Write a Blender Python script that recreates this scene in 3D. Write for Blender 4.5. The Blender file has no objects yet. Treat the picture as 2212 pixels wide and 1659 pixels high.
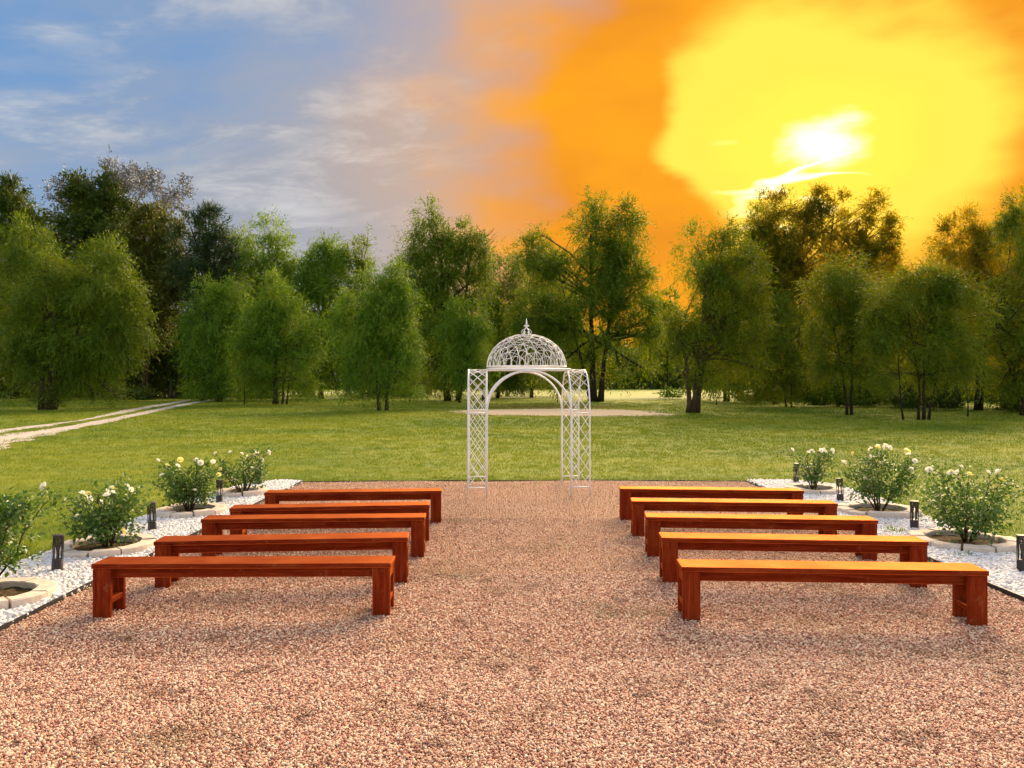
import bpy, math, random
import numpy as np
from mathutils import Vector, Matrix

# ------------------------------------------------------------------ camera, sky, sun, exposure
S = bpy.context.scene
COL = S.collection
R = math.radians
cam_d = bpy.data.cameras.new('camera')
cam = bpy.data.objects.new('camera', cam_d)
COL.objects.link(cam)
cam.location = (0, 0, 1.9)
cam.rotation_euler = (R(90), 0, 0)
cam_d.sensor_width = 36.0
cam_d.lens = 36.0 * 1661 / 2212
cam_d.shift_y = -0.0034
cam_d.clip_end = 6000
S.camera = cam

SUN_AZ, SUN_EL = R(22.4), R(18.5)
GLOW_EL = 15.9      # degrees: where the sun shows through the cloud
sun_d = bpy.data.lights.new('sun', 'SUN')
sun_d.energy = 5.0
sun_d.angle = R(50)
sun_d.color = (1.0, 0.72, 0.42)
sun = bpy.data.objects.new('sun', sun_d)
COL.objects.link(sun)
to_sun = Vector((math.sin(SUN_AZ) * math.cos(SUN_EL), math.cos(SUN_AZ) * math.cos(SUN_EL), math.sin(SUN_EL)))
sun.rotation_euler = to_sun.to_track_quat('Z', 'Y').to_euler()
sun.location = (20, 50, 40)

S.view_settings.view_transform = 'Standard'
S.view_settings.look = 'None'
S.view_settings.exposure = 1.9
S.view_settings.gamma = 1.0
S.view_settings.use_curve_mapping = False
S.render.engine = 'CYCLES'
S.cycles.use_denoising = True
S.cycles.use_adaptive_sampling = True
S.cycles.adaptive_threshold = 0.02
S.cycles.max_bounces = 4
S.cycles.diffuse_bounces = 2
S.cycles.glossy_bounces = 2
S.cycles.transmission_bounces = 3
S.cycles.sample_clamp_indirect = 6.0


class NT:
    """small helper for writing node trees"""
    def __init__(s, tree):
        s.t = tree; s.n = tree.nodes; s.l = tree.links

    def put(s, sock, v):
        if isinstance(v, bpy.types.NodeSocket): s.l.new(v, sock)
        elif v is not None: sock.default_value = v

    def node(s, kind, ins=None, **props):
        n = s.n.new(kind)
        for k, v in props.items(): setattr(n, k, v)
        for k, v in (ins or {}).items(): s.put(n.inputs[k], v)
        return n

    def m(s, op, a, b=None, c=None, clamp=False):
        n = s.n.new('ShaderNodeMath'); n.operation = op; n.use_clamp = clamp
        for i, v in enumerate((a, b, c)):
            if v is not None: s.put(n.inputs[i], v)
        return n.outputs[0]

    def step(s, x, a, b, lo=0.0, hi=1.0):
        n = s.n.new('ShaderNodeMapRange'); n.interpolation_type = 'SMOOTHSTEP'
        for i, v in enumerate((x, a, b, lo, hi)): s.put(n.inputs[i], v)
        return n.outputs[0]

    def mix(s, f, a, b, blend='MIX'):
        n = s.n.new('ShaderNodeMix'); n.data_type = 'RGBA'; n.blend_type = blend
        s.put(n.inputs['Factor'], f)
        for k, v in ((6, a), (7, b)):
            if isinstance(v, (tuple, list)) and len(v) == 3: v = (*v, 1)
            s.put(n.inputs[k], v)
        return n.outputs[2]

    def noise(s, vec, scale, detail=4, rough=0.55, dist=0.0, out=0):
        n = s.node('ShaderNodeTexNoise', {'Scale': scale, 'Detail': detail, 'Roughness': rough, 'Distortion': dist})
        if vec is not None: s.l.new(vec, n.inputs['Vector'])
        return n.outputs[out]

    def comb(s, x, y, z):
        n = s.n.new('ShaderNodeCombineXYZ')
        for i, v in enumerate((x, y, z)): s.put(n.inputs[i], v)
        return n.outputs[0]

    def ramp(s, f, stops, interp='LINEAR'):
        n = s.n.new('ShaderNodeValToRGB'); n.color_ramp.interpolation = interp
        e = n.color_ramp.elements
        while len(e) < len(stops): e.new(0.5)
        for i, (p, c) in enumerate(stops):
            e[i].position = p; e[i].color = (*c, 1)
        s.put(n.inputs[0], f)
        return n.outputs[0]


def build_world():
    w = bpy.data.worlds.new('World'); S.world = w; w.use_nodes = True
    w.cycles.sampling_method = 'MANUAL'; w.cycles.sample_map_resolution = 512
    t = w.node_tree; t.nodes.clear(); N = NT(t)
    tc = N.node('ShaderNodeTexCoord').outputs['Generated']
    sp = N.node('ShaderNodeSeparateXYZ', {0: tc})
    x, y, z = sp.outputs
    zc = N.m('MAXIMUM', z, 0.0)
    deg = 57.29578
    az = N.m('MULTIPLY', N.m('ARCTAN2', x, y), deg)
    el = N.m('MULTIPLY', N.m('ARCSINE', zc), deg)
    # cloud-deck coordinates: the direction carried up to a flat layer
    k = N.m('DIVIDE', 1.0, N.m('ADD', zc, 0.16))
    px, py = N.m('MULTIPLY', x, k), N.m('MULTIPLY', y, k)
    deck = N.comb(N.m('ADD', px, N.m('MULTIPLY', py, 0.35)), N.m('MULTIPLY', py, 1.5), 0.0)
    ang = N.comb(az, el, 0.0)                      # azimuth / elevation in degrees
    angs = N.comb(N.m('MULTIPLY', az, 0.45), el, 0.0)
    # clear sky
    sky = N.node('ShaderNodeTexSky', sky_type='NISHITA', sun_disc=False, sun_elevation=SUN_EL,
                 sun_rotation=SUN_AZ, air_density=1.0, dust_density=0.6, ozone_density=2.0).outputs[0]
    clear = N.mix(1.0, sky, (0.068, 0.088, 0.112), 'MULTIPLY')
    clear = N.mix(0.85, clear, (0.036, 0.155, 0.350))
    # distance from the sun, pushed about by turbulence
    u = N.m('SUBTRACT', az, math.degrees(SUN_AZ))
    v = N.m('SUBTRACT', el, GLOW_EL)
    w1 = N.m('SUBTRACT', N.noise(angs, 0.11, 3, 0.55), 0.5)
    w2 = N.m('SUBTRACT', N.noise(ang, 0.045, 1, 0.5), 0.5)
    w3 = N.m('SUBTRACT', N.noise(angs, 0.34, 3, 0.62), 0.5)
    dist = N.m('SQRT', N.m('ADD', N.m('MULTIPLY', u, u), N.m('MULTIPLY', N.m('MULTIPLY', v, v), 1.25)))
    # ---- high grey veil and bright streaks over the clear sky
    n1 = N.noise(deck, 0.9, 3, 0.58)
    n2 = N.noise(deck, 2.1, 5, 0.66, 0.35)
    towards = N.step(dist, 76, 34)                 # the veil thickens towards the sun
    cloud_fill = N.step(dist, 45, 130)                    # clouds away from the sun, brightened as added fill for the foreground
    low = N.step(el, 26, 3)                        # and towards the horizon
    veil = N.m('ADD', N.m('ADD', N.m('MULTIPLY', towards, 0.75), N.m('MULTIPLY', low, 0.55)),
               N.m('MULTIPLY', N.m('SUBTRACT', N.m('ADD', N.m('MULTIPLY', n1, 0.65), N.m('MULTIPLY', n2, 0.35)), 0.5), 2.6), clamp=True)
    veil = N.m('MULTIPLY', N.m('ADD', veil, N.m('ADD', 0.06, N.m('MULTIPLY', cloud_fill, 0.52)), clamp=True), 0.93)
    grey = N.mix(N.step(dist, 55, 24), (0.195, 0.222, 0.268), (0.275, 0.245, 0.235))
    grey = N.mix(cloud_fill, grey, (0.66, 0.62, 0.58))
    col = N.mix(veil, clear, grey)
    streak = N.m('MULTIPLY', N.step(n2, 0.46, 0.68), N.step(n1, 0.34, 0.62))
    col = N.mix(N.m('MULTIPLY', streak, 0.70), col, N.mix(cloud_fill, (0.46, 0.445, 0.43), (0.75, 0.70, 0.65)))
    # ---- orange glow
    do = N.m('ADD', N.m('ADD', dist, N.m('MULTIPLY', w1, 20.0)), N.m('MULTIPLY', w2, 16.0))
    do = N.m('ADD', do, N.m('MULTIPLY', w3, 3.0))
    orange_m = N.step(do, 28.5, 19.5)
    halo = N.step(do, 41.0, 23.0)
    orange = N.mix(N.step(w1, -0.14, 0.20), (0.58, 0.225, 0.010), (0.46, 0.155, 0.012))
    col = N.mix(N.m('MULTIPLY', halo, 0.42), col, (0.46, 0.25, 0.11))
    col = N.mix(orange_m, col, orange)
    # ---- yellow heart of the glow
    u2 = N.m('ADD', u, 0.9)
    v2 = N.m('SUBTRACT', v, 0.9)
    dy = N.m('SQRT', N.m('ADD', N.m('MULTIPLY', N.m('MULTIPLY', u2, u2), 0.80), N.m('MULTIPLY', N.m('MULTIPLY', v2, v2), 1.75)))
    dy = N.m('ADD', N.m('ADD', dy, N.m('ADD', N.m('MULTIPLY', w1, 14.0), N.m('MULTIPLY', w2, 4.0))), N.m('MULTIPLY', w3, 2.5))
    # two banks of cloud that cut into the glow from the left
    for (u0, v0, ru, rv) in ((-16.6, 2.6, 5.2, 4.2), (-15.0, -4.2, 8.0, 3.3)):
        bu = N.m('DIVIDE', N.m('SUBTRACT', N.m('ADD', u, N.m('MULTIPLY', w3, 4.0)), u0), ru)
        bv = N.m('DIVIDE', N.m('SUBTRACT', N.m('ADD', v, N.m('MULTIPLY', w3, 3.0)), v0), rv)
        bd = N.m('SQRT', N.m('ADD', N.m('MULTIPLY', bu, bu), N.m('MULTIPLY', bv, bv)))
        dy = N.m('ADD', dy, N.step(bd, 1.45, 0.55, 0.0, 6.0))
    col = N.mix(N.step(dy, 13.2, 8.4), col, (0.74, 0.485, 0.052))
    col = N.mix(N.step(dy, 7.5, 3.0, 0.0, 0.5), col, (0.85, 0.56, 0.052))
    # ---- burning cloud edges and the veiled sun itself
    fil = N.noise(N.comb(N.m('MULTIPLY', az, 0.28), el, 4.0), 0.34, 2, 0.5)
    edge = N.m('SUBTRACT', 1.0, N.m('MULTIPLY', N.m('ABSOLUTE', N.m('SUBTRACT', fil, 0.52)), 34.0), clamp=True)
    edge = N.m('MULTIPLY', edge, N.m('MULTIPLY', N.step(dist, 9.0, 4.0), N.m('MULTIPLY', N.step(v, 1.2, -0.4), N.step(u, 3.0, -1.0))))
    col = N.mix(N.m('MULTIPLY', edge, 0.9), col, (1.4, 1.2, 0.75))
    core = N.m('ADD', N.m('MULTIPLY', N.m('ABSOLUTE', u), 0.75), N.m('ABSOLUTE', v))
    core = N.m('SQRT', N.m('ADD', N.m('MULTIPLY', N.m('MULTIPLY', u, u), 0.55), N.m('MULTIPLY', v, v)))
    core = N.m('ADD', core, N.m('MULTIPLY', w3, 5.0))
    col = N.mix(N.step(core, 2.7, 0.0, 0.0, 0.80), col, (1.15, 0.98, 0.74))
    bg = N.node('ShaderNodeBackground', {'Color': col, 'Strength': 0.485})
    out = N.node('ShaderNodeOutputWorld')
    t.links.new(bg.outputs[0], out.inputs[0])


build_world()

# ------------------------------------------------------------------ helpers
def tag(o, label=None, cat=None, group=None, kind=None):
    if label: o['label'] = label
    if cat: o['category'] = cat
    if group: o['group'] = group
    if kind: o['kind'] = kind
    return o


def empty(name, loc=(0, 0, 0), rz=0.0):
    o = bpy.data.objects.new(name, None)
    o.empty_display_size = 0.2
    COL.objects.link(o)
    o.location = loc; o.rotation_euler = (0, 0, rz)
    return o


def link(name, me, parent=None, mat=None):
    o = bpy.data.objects.new(name, me)
    COL.objects.link(o)
    if mat is not None and not me.materials: me.materials.append(mat)
    if parent is not None: o.parent = parent
    return o


def copy_tree(o, parent=None):
    c = o.copy(); COL.objects.link(c); c.parent = parent
    for ch in list(o.children): copy_tree(ch, c)
    return c


class MB:
    def __init__(s): s.v = []; s.f = []; s.sm = []

    def add(s, vs, fs, smooth=False):
        b = len(s.v); s.v += [tuple(p) for p in vs]
        s.f += [tuple(i + b for i in f) for f in fs]; s.sm += [smooth] * len(fs)

    def box(s, c, d, bev=0.0, M=None):
        """box with chamfered edges; c centre, d full size"""
        hx, hy, hz = d[0] / 2, d[1] / 2, d[2] / 2
        b = min(bev, hx * .8, hy * .8, hz * .8)
        P = []
        idx = {}
        for sx in (-1, 1):
            for sy in (-1, 1):
                for sz in (-1, 1):
                    for ax in range(3):
                        q = [sx * (hx - b), sy * (hy - b), sz * (hz - b)]
                        q[ax] = (sx * hx, sy * hy, sz * hz)[ax]
                        idx[sx, sy, sz, ax] = len(P); P.append(q)
        F = []
        sg = (-1, 1)
        for ax in range(3):
            a, c2 = [i for i in range(3) if i != ax]
            for s1 in sg:
                loop = []
                for (p, q) in ((-1, -1), (1, -1), (1, 1), (-1, 1)):
                    k = [0, 0, 0]; k[ax] = s1; k[a] = p; k[c2] = q
                    loop.append(idx[(*k, ax)])
                flip = (s1 < 0) != (ax == 1)
                F.append(loop[::-1] if flip else loop)
        if b > 0:
            for ax in range(3):
                a, c2 = [i for i in range(3) if i != ax]
                for p in sg:
                    for q in sg:
                        k0 = [0, 0, 0]; k1 = [0, 0, 0]
                        k0[ax] = -1; k1[ax] = 1
                        for k in (k0, k1): k[a] = p; k[c2] = q
                        F.append([idx[(*k0, a)], idx[(*k1, a)], idx[(*k1, c2)], idx[(*k0, c2)]])
            for sx in sg:
                for sy in sg:
                    for sz in sg: F.append([idx[sx, sy, sz, 0], idx[sx, sy, sz, 1], idx[sx, sy, sz, 2]])
        else:
            pass
        cc = Vector(c)
        V = [(M @ Vector(p) if M else Vector(p)) + cc for p in P]
        s.add(V, F)

    def tube(s, path, r, n=8, cap=True, closed=False):
        path = [Vector(p) for p in path]
        m = len(path)
        rs = r if isinstance(r, (list, tuple)) else [r] * m
        ref = None; V = []; F = []
        for i, p in enumerate(path):
            if closed: t = path[(i + 1) % m] - path[i - 1]
            else: t = path[min(i + 1, m - 1)] - path[max(i - 1, 0)]
            t.normalize()
            if ref is None:
                ref = Vector((0, 0, 1)) if abs(t.z) < .9 else Vector((1, 0, 0))
            a = (ref - t * ref.dot(t)).normalized(); ref = a
            b = t.cross(a)
            for j in range(n):
                th = 2 * math.pi * j / n
                V.append(p + (a * math.cos(th) + b * math.sin(th)) * rs[i])
        for i in range(m if closed else m - 1):
            i2 = (i + 1) % m
            for j in range(n):
                j2 = (j + 1) % n
                F.append((i * n + j, i * n + j2, i2 * n + j2, i2 * n + j))
        if cap and not closed:
            F.append(tuple(range(n))[::-1]); F.append(tuple((m - 1) * n + j for j in range(n)))
        s.add(V, F, True)

    def lathe(s, prof, n=16, c=(0, 0, 0), cap=True):
        V = []; F = []
        for (r, z) in prof:
            for j in range(n):
                th = 2 * math.pi * j / n
                V.append((c[0] + r * math.cos(th), c[1] + r * math.sin(th), c[2] + z))
        for i in range(len(prof) - 1):
            for j in range(n):
                j2 = (j + 1) % n
                F.append((i * n + j, i * n + j2, (i + 1) * n + j2, (i + 1) * n + j))
        if cap:
            F.append(tuple(range(n))[::-1]); F.append(tuple((len(prof) - 1) * n + j for j in range(n)))
        s.add(V, F, True)

    def mesh(s, name):
        me = bpy.data.meshes.new(name)
        me.from_pydata(s.v, [], s.f)
        me.polygons.foreach_set('use_smooth', s.sm)
        me.validate(); me.update()
        return me

    def build(s, name, mat, parent=None, auto=False):
        me = s.mesh(name); me.materials.append(mat)
        if auto: me.set_sharp_from_angle(angle=R(38))
        return link(name, me, parent)


def tri_mesh(name, V, nper, mat, tint=None, ids=None):
    """V: (N, nper, 3) array of loose polygons, one float 'tint' per polygon"""
    N = len(V)
    me = bpy.data.meshes.new(name)
    me.vertices.add(N * nper); me.vertices.foreach_set('co', np.ascontiguousarray(V, np.float32).ravel())
    me.loops.add(N * nper); me.loops.foreach_set('vertex_index', np.arange(N * nper, dtype=np.int32))
    me.polygons.add(N)
    me.polygons.foreach_set('loop_start', np.arange(0, N * nper, nper, dtype=np.int32))
    if tint is not None:
        a = me.attributes.new('tint', 'FLOAT', 'FACE')
        a.data.foreach_set('value', tint.astype(np.float32))
    me.materials.append(mat)
    me.update(calc_edges=True)
    return me


# ------------------------------------------------------------------ materials
def material(name):
    m = bpy.data.materials.new(name); m.use_nodes = True
    m.node_tree.nodes.clear()
    N = NT(m.node_tree)
    out = N.node('ShaderNodeOutputMaterial')
    return m, N, out


def principled(N, out, color, rough=0.6, spec=0.4, normal=None, metallic=0.0, **kw):
    p = N.node('ShaderNodeBsdfPrincipled', {'Roughness': rough, 'Specular IOR Level': spec, 'Metallic': metallic})
    if isinstance(color, (tuple, list)) and len(color) == 3: color = (*color, 1)
    N.put(p.inputs['Base Color'], color)
    if normal is not None: N.put(p.inputs['Normal'], normal)
    N.l.new(p.outputs[0], out.inputs[0])
    return p


def bump(N, h, strength=0.4, distance=0.02):
    return N.node('ShaderNodeBump', {'Height': h, 'Strength': strength, 'Distance': distance}).outputs[0]


def mat_leaf(name, stops, transl=0.35, warm=(1.3, 1.0, 0.35), rough=0.55, spec=0.25):
    m, N, out = material(name)
    t = N.node('ShaderNodeAttribute', attribute_name='tint').outputs['Fac']
    pos = N.node('ShaderNodeNewGeometry').outputs['Position']
    big = N.noise(pos, 0.35, 2, 0.5)
    f = N.m('ADD', N.m('MULTIPLY', t, 0.65), N.m('MULTIPLY', N.m('SUBTRACT', big, 0.33), 1.0), clamp=True)
    c = N.ramp(f, stops)
    p = N.node('ShaderNodeBsdfPrincipled', {'Base Color': c, 'Roughness': rough, 'Specular IOR Level': spec})
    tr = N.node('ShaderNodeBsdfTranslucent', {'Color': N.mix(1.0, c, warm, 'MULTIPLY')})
    mx = N.node('ShaderNodeMixShader', {0: transl, 1: p.outputs[0], 2: tr.outputs[0]})
    N.l.new(mx.outputs[0], out.inputs[0])
    return m


def mat_bark(name, a, b):
    m, N, out = material(name)
    tc = N.node('ShaderNodeTexCoord').outputs['Object']
    mp = N.node('ShaderNodeMapping', {'Vector': tc, 'Scale': (6, 6, 1.2)}).outputs[0]
    n = N.noise(mp, 2.0, 6, 0.65, 0.4)
    principled(N, out, N.ramp(n, [(0.3, a), (0.7, b)]), 0.9, 0.2, bump(N, n, 0.7, 0.05))
    return m


def mat_wood(name, along):
    m, N, out = material(name)
    g = N.node('ShaderNodeTexCoord').outputs['Object']
    rnd = N.node('ShaderNodeObjectInfo').outputs['Random']
    off = N.comb(N.m('MULTIPLY', rnd, 37.0), N.m('MULTIPLY', rnd, 11.0), N.m('MULTIPLY', rnd, 5.0))
    q = N.node('ShaderNodeVectorMath', {0: g, 1: off}, operation='ADD').outputs[0]
    grain_v = N.node('ShaderNodeMapping', {'Vector': q, 'Scale': (1.4, 26, 26) if along == 0 else (26, 26, 1.4)}).outputs[0]
    grain = N.noise(grain_v, 1.6, 6, 0.6, 1.2)
    knots_v = N.node('ShaderNodeMapping', {'Vector': q, 'Scale': (2.2, 7.0, 7.0) if along == 0 else (7.0, 7.0, 2.2)}).outputs[0]
    vor = N.node('ShaderNodeTexVoronoi', {'Vector': knots_v, 'Scale': 0.9, 'Randomness': 1.0})
    knot = N.step(vor.outputs['Distance'], 0.16, 0.04)
    blot = N.noise(q, 3.0, 4, 0.6)
    c = N.ramp(grain, [(0.25, (0.090, 0.010, 0.003)), (0.5, (0.190, 0.024, 0.007)), (0.75, (0.300, 0.060, 0.020))])
    c = N.mix(N.m('MULTIPLY', N.step(blot, 0.45, 0.75), 0.30), c, (0.30, 0.085, 0.022))
    c = N.mix(N.m('MULTIPLY', knot, 0.6), c, (0.055, 0.010, 0.004))
    worn = N.noise(q, 11.0, 5, 0.7)
    c = N.mix(N.m('MULTIPLY', N.step(worn, 0.58, 0.74), 0.45), c, (0.30, 0.14, 0.07))
    c = N.mix(N.m('MULTIPLY', N.step(worn, 0.36, 0.26), 0.6), c, (0.035, 0.010, 0.005))
    r = N.step(blot, 0.2, 0.8, 0.42, 0.60)
    nrm = bump(N, grain, 0.15, 0.004)
    df = N.node('ShaderNodeBsdfDiffuse', {'Color': c, 'Roughness': 0.4, 'Normal': nrm})
    gl = N.node('ShaderNodeBsdfGlossy', {'Color': (1.0, 0.34, 0.10, 1), 'Roughness': r, 'Normal': nrm})
    fr = N.node('ShaderNodeFresnel', {'IOR': 1.22, 'Normal': nrm})
    mx = N.node('ShaderNodeMixShader', {0: N.m('MULTIPLY', fr.outputs[0], 0.60), 1: df.outputs[0], 2: gl.outputs[0]})
    N.l.new(mx.outputs[0], out.inputs[0])
    return m


def mat_painted_metal(name, base, rust, amount):
    m, N, out = material(name)
    tc = N.node('ShaderNodeTexCoord').outputs['Object']
    n = N.noise(tc, 9.0, 6, 0.65)
    f = N.step(n, 0.70 - amount, 0.80 - amount)
    c = N.mix(f, N.mix(N.noise(tc, 2.0, 3), base, tuple(v * 0.86 for v in base)), rust)
    principled(N, out, c, N.step(n, 0.2, 0.8, 0.35, 0.6), 0.4, bump(N, n, 0.1, 0.002))
    return m


def mat_simple(name, base, var=0.2, scale=8.0, rough=0.7, spec=0.3, bmp=0.2, bd=0.01):
    m, N, out = material(name)
    tc = N.node('ShaderNodeTexCoord').outputs['Object']
    n = N.noise(tc, scale, 5, 0.6)
    c = N.mix(n, tuple(v * (1 - var) for v in base), tuple(min(1, v * (1 + var)) for v in base))
    principled(N, out, c, rough, spec, bump(N, n, bmp, bd))
    return m


def mat_lawn():
    m, N, out = material('lawn_turf')
    pos = N.node('ShaderNodeNewGeometry').outputs['Position']
    st = N.node('ShaderNodeMapping', {'Vector': pos, 'Scale': (0.55, 1.0, 1.0)}).outputs[0]
    a = N.noise(st, 0.16, 5, 0.6, 0.4)
    b = N.noise(st, 1.7, 5, 0.65)
    c = N.noise(pos, 38.0, 3, 0.7)
    col = N.ramp(N.m('ADD', N.m('MULTIPLY', a, 0.6), N.m('MULTIPLY', b, 0.4)),
                 [(0.32, (0.080, 0.150, 0.009)), (0.45, (0.155, 0.220, 0.012)), (0.58, (0.255, 0.290, 0.015)), (0.72, (0.34, 0.30, 0.04))])
    col = N.mix(N.step(c, 0.30, 0.7, 0.45, 0.0), col, (0.05, 0.075, 0.012))
    h = N.m('ADD', N.m('MULTIPLY', b, 0.8), N.m('MULTIPLY', c, 0.5))
    principled(N, out, col, 0.85, 0.15, bump(N, h, 0.9, 0.06))
    return m


def mat_grass():
    m, N, out = material('grass_blades')
    pos = N.node('ShaderNodeNewGeometry').outputs['Position']
    st = N.node('ShaderNodeMapping', {'Vector': pos, 'Scale': (0.55, 1.0, 0.0)}).outputs[0]
    a = N.noise(st, 0.16, 5, 0.6, 0.4)
    b = N.noise(st, 1.7, 5, 0.65)
    t = N.node('ShaderNodeAttribute', attribute_name='tint').outputs['Fac']
    f = N.m('ADD', N.m('ADD', N.m('MULTIPLY', a, 0.55), N.m('MULTIPLY', b, 0.35)), N.m('MULTIPLY', N.m('SUBTRACT', t, 0.25), 0.16))
    col = N.ramp(f, [(0.28, (0.072, 0.150, 0.008)), (0.44, (0.155, 0.230, 0.010)), (0.58, (0.265, 0.305, 0.015)), (0.74, (0.39, 0.36, 0.05))])
    p = N.node('ShaderNodeBsdfPrincipled', {'Base Color': col, 'Roughness': 0.6, 'Specular IOR Level': 0.2})
    tr = N.node('ShaderNodeBsdfTranslucent', {'Color': col})
    mx = N.node('ShaderNodeMixShader', {0: 0.35, 1: p.outputs[0], 2: tr.outputs[0]})
    N.l.new(mx.outputs[0], out.inputs[0])
    return m


def mat_gravel_bed():
    """the packed fines and smaller stones under and between the loose pebbles"""
    m, N, out = material('gravel_bed')
    pos = N.node('ShaderNodeNewGeometry').outputs['Position']
    vor = N.node('ShaderNodeTexVoronoi', {'Vector': pos, 'Scale': 78.0})
    stone = N.ramp(N.node('ShaderNodeSeparateColor', {0: vor.outputs['Color']}).outputs[0],
                   [(0.0, (0.26, 0.10, 0.06)), (0.3, (0.48, 0.23, 0.14)), (0.6, (0.60, 0.34, 0.21)), (0.85, (0.64, 0.44, 0.29)), (1.0, (0.70, 0.58, 0.44))])
    patch = N.noise(pos, 0.9, 5, 0.6)
    stone = N.mix(N.step(patch, 0.52, 0.72, 0.0, 0.45), stone, (0.24, 0.16, 0.07))
    col = N.mix(N.step(vor.outputs['Distance'], 0.35, 0.75), stone, (0.12, 0.055, 0.03))
    h = N.m('SUBTRACT', 1.0, vor.outputs['Distance'])
    principled(N, out, col, 0.85, 0.2, bump(N, h, 1.0, 0.012))
    return m


def mat_pebble(name, stops, patchy=0.0, rough=0.75):
    m, N, out = material(name)
    rnd = N.node('ShaderNodeObjectInfo').outputs['Random']
    pos = N.node('ShaderNodeNewGeometry').outputs['Position']
    n = N.noise(pos, 120.0, 3, 0.6)
    col = N.ramp(rnd, stops)
    col = N.mix(N.m('MULTIPLY', n, 0.18), col, (0.40, 0.28, 0.20))
    if patchy:
        p = N.noise(pos, 0.9, 5, 0.6)
        col = N.mix(N.step(p, 0.50, 0.72, 0.0, patchy * .7), col, (0.22, 0.15, 0.06))
        p2 = N.noise(pos, 3.1, 4, 0.65)
        col = N.mix(N.step(p2, 0.57, 0.70, 0.0, patchy), col, (0.17, 0.075, 0.04))
    principled(N, out, col, rough, 0.25)
    return m


M_LAWN = mat_lawn(); M_GRASS = mat_grass(); M_GRAVEL = mat_gravel_bed(); M_WOOD = mat_wood('stained_wood', 0); M_WOOD_Z = mat_wood('stained_wood_upright', 2)
M_PEB = mat_pebble('pink_pebbles', [(0.0, (0.16, 0.055, 0.04)), (0.14, (0.36, 0.15, 0.10)), (0.32, (0.60, 0.315, 0.21)), (0.58, (0.75, 0.455, 0.32)), (0.82, (0.82, 0.61, 0.44)), (1.0, (0.90, 0.79, 0.60))], 0.75)
M_WPEB = mat_pebble('white_pebbles', [(0.0, (0.50, 0.47, 0.46)), (0.15, (0.70, 0.67, 0.65)), (0.5, (0.78, 0.77, 0.76)), (1.0, (0.88, 0.88, 0.88))], 0.0, 0.6)
M_WHITE = mat_painted_metal('white_paint', (0.86, 0.89, 0.92), (0.40, 0.32, 0.24), 0.0)
M_BLACK = mat_painted_metal('black_metal', (0.030, 0.024, 0.026), (0.075, 0.05, 0.04), 0.03)
M_EDGE = mat_simple('black_edging', (0.02, 0.02, 0.024), 0.3, 20, 0.5, 0.4, 0.1)
M_SOIL = mat_simple('garden_soil', (0.085, 0.062, 0.030), 0.6, 22, 0.95, 0.1, 1.0, 0.04)
M_STONE = mat_simple('edging_concrete', (0.64, 0.55, 0.46), 0.25, 14, 0.85, 0.25, 0.5, 0.01)
M_TRACK = mat_simple('track_gravel', (0.50, 0.45, 0.39), 0.35, 3.0, 0.95, 0.1, 0.6, 0.03)
M_SAND = mat_simple('sand', (0.50, 0.40, 0.28), 0.25, 2.2, 0.95, 0.1, 0.6, 0.05)
M_BARK = mat_bark('brown_bark', (0.030, 0.020, 0.012), (0.105, 0.072, 0.042))
M_BARK_D = mat_bark('dark_bark', (0.016, 0.012, 0.008), (0.055, 0.040, 0.024))
M_BARK_G = mat_bark('grey_bark', (0.10, 0.085, 0.07), (0.24, 0.20, 0.16))
M_DEAD = mat_simple('dead_leaf', (0.070, 0.040, 0.024), 0.4, 30, 0.8, 0.2, 0.3)


def mat_petal(name, c):
    m, N, out = material(name)
    p = N.node('ShaderNodeBsdfDiffuse', {'Color': (*c, 1)})
    t = N.node('ShaderNodeBsdfTranslucent', {'Color': (*c, 1)})
    N.l.new(N.node('ShaderNodeMixShader', {0: .5, 1: p.outputs[0], 2: t.outputs[0]}).outputs[0], out.inputs[0])
    return m


M_PETAL = mat_petal('white_petals', (0.90, 0.90, 0.80)); M_PETAL_Y = mat_petal('yellow_petals', (0.90, 0.84, 0.34))
G = lambda *s: list(s)
M_WILLOW = mat_leaf('willow_leaves', [(0.0, (0.040, 0.099, 0.004)), (0.45, (0.095, 0.179, 0.007)), (0.8, (0.168, 0.252, 0.011)), (1.0, (0.269, 0.314, 0.022))], 0.40)
M_WILLOW_GLOW = mat_leaf('glow_tinted_willow_leaves', [(0.0, (0.050, 0.105, 0.005)), (0.45, (0.118, 0.195, 0.007)), (0.8, (0.205, 0.268, 0.011)), (1.0, (0.31, 0.32, 0.022))], 0.42, (1.4, 1.0, 0.3))  # willow green with the low sun's glow on the right-hand trees mixed in
M_WILLOW_B = mat_leaf('bright_willow_leaves', [(0.0, (0.061, 0.154, 0.011)), (0.45, (0.116, 0.248, 0.015)), (0.8, (0.198, 0.319, 0.020)), (1.0, (0.308, 0.385, 0.033))], 0.40)
M_FOREST = mat_leaf('forest_leaves', [(0.0, (0.026, 0.056, 0.005)), (0.5, (0.060, 0.110, 0.007)), (1.0, (0.13, 0.170, 0.013))], 0.28)
M_OLIVE = mat_leaf('olive_leaves', [(0.0, (0.040, 0.062, 0.005)), (0.5, (0.090, 0.115, 0.009)), (1.0, (0.165, 0.160, 0.016))], 0.30, (1.2, 1.0, 0.35))
M_PINE = mat_leaf('pine_needles', [(0.0, (0.013, 0.035, 0.010)), (0.6, (0.033, 0.073, 0.015)), (1.0, (0.075, 0.112, 0.022))], 0.15)
M_TWIG = mat_leaf('pale_sparse_leaves', [(0.0, (0.10, 0.10, 0.09)), (0.6, (0.20, 0.20, 0.21)), (1.0, (0.32, 0.32, 0.35))], 0.12, (1.0, 1.0, 0.9))
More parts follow.
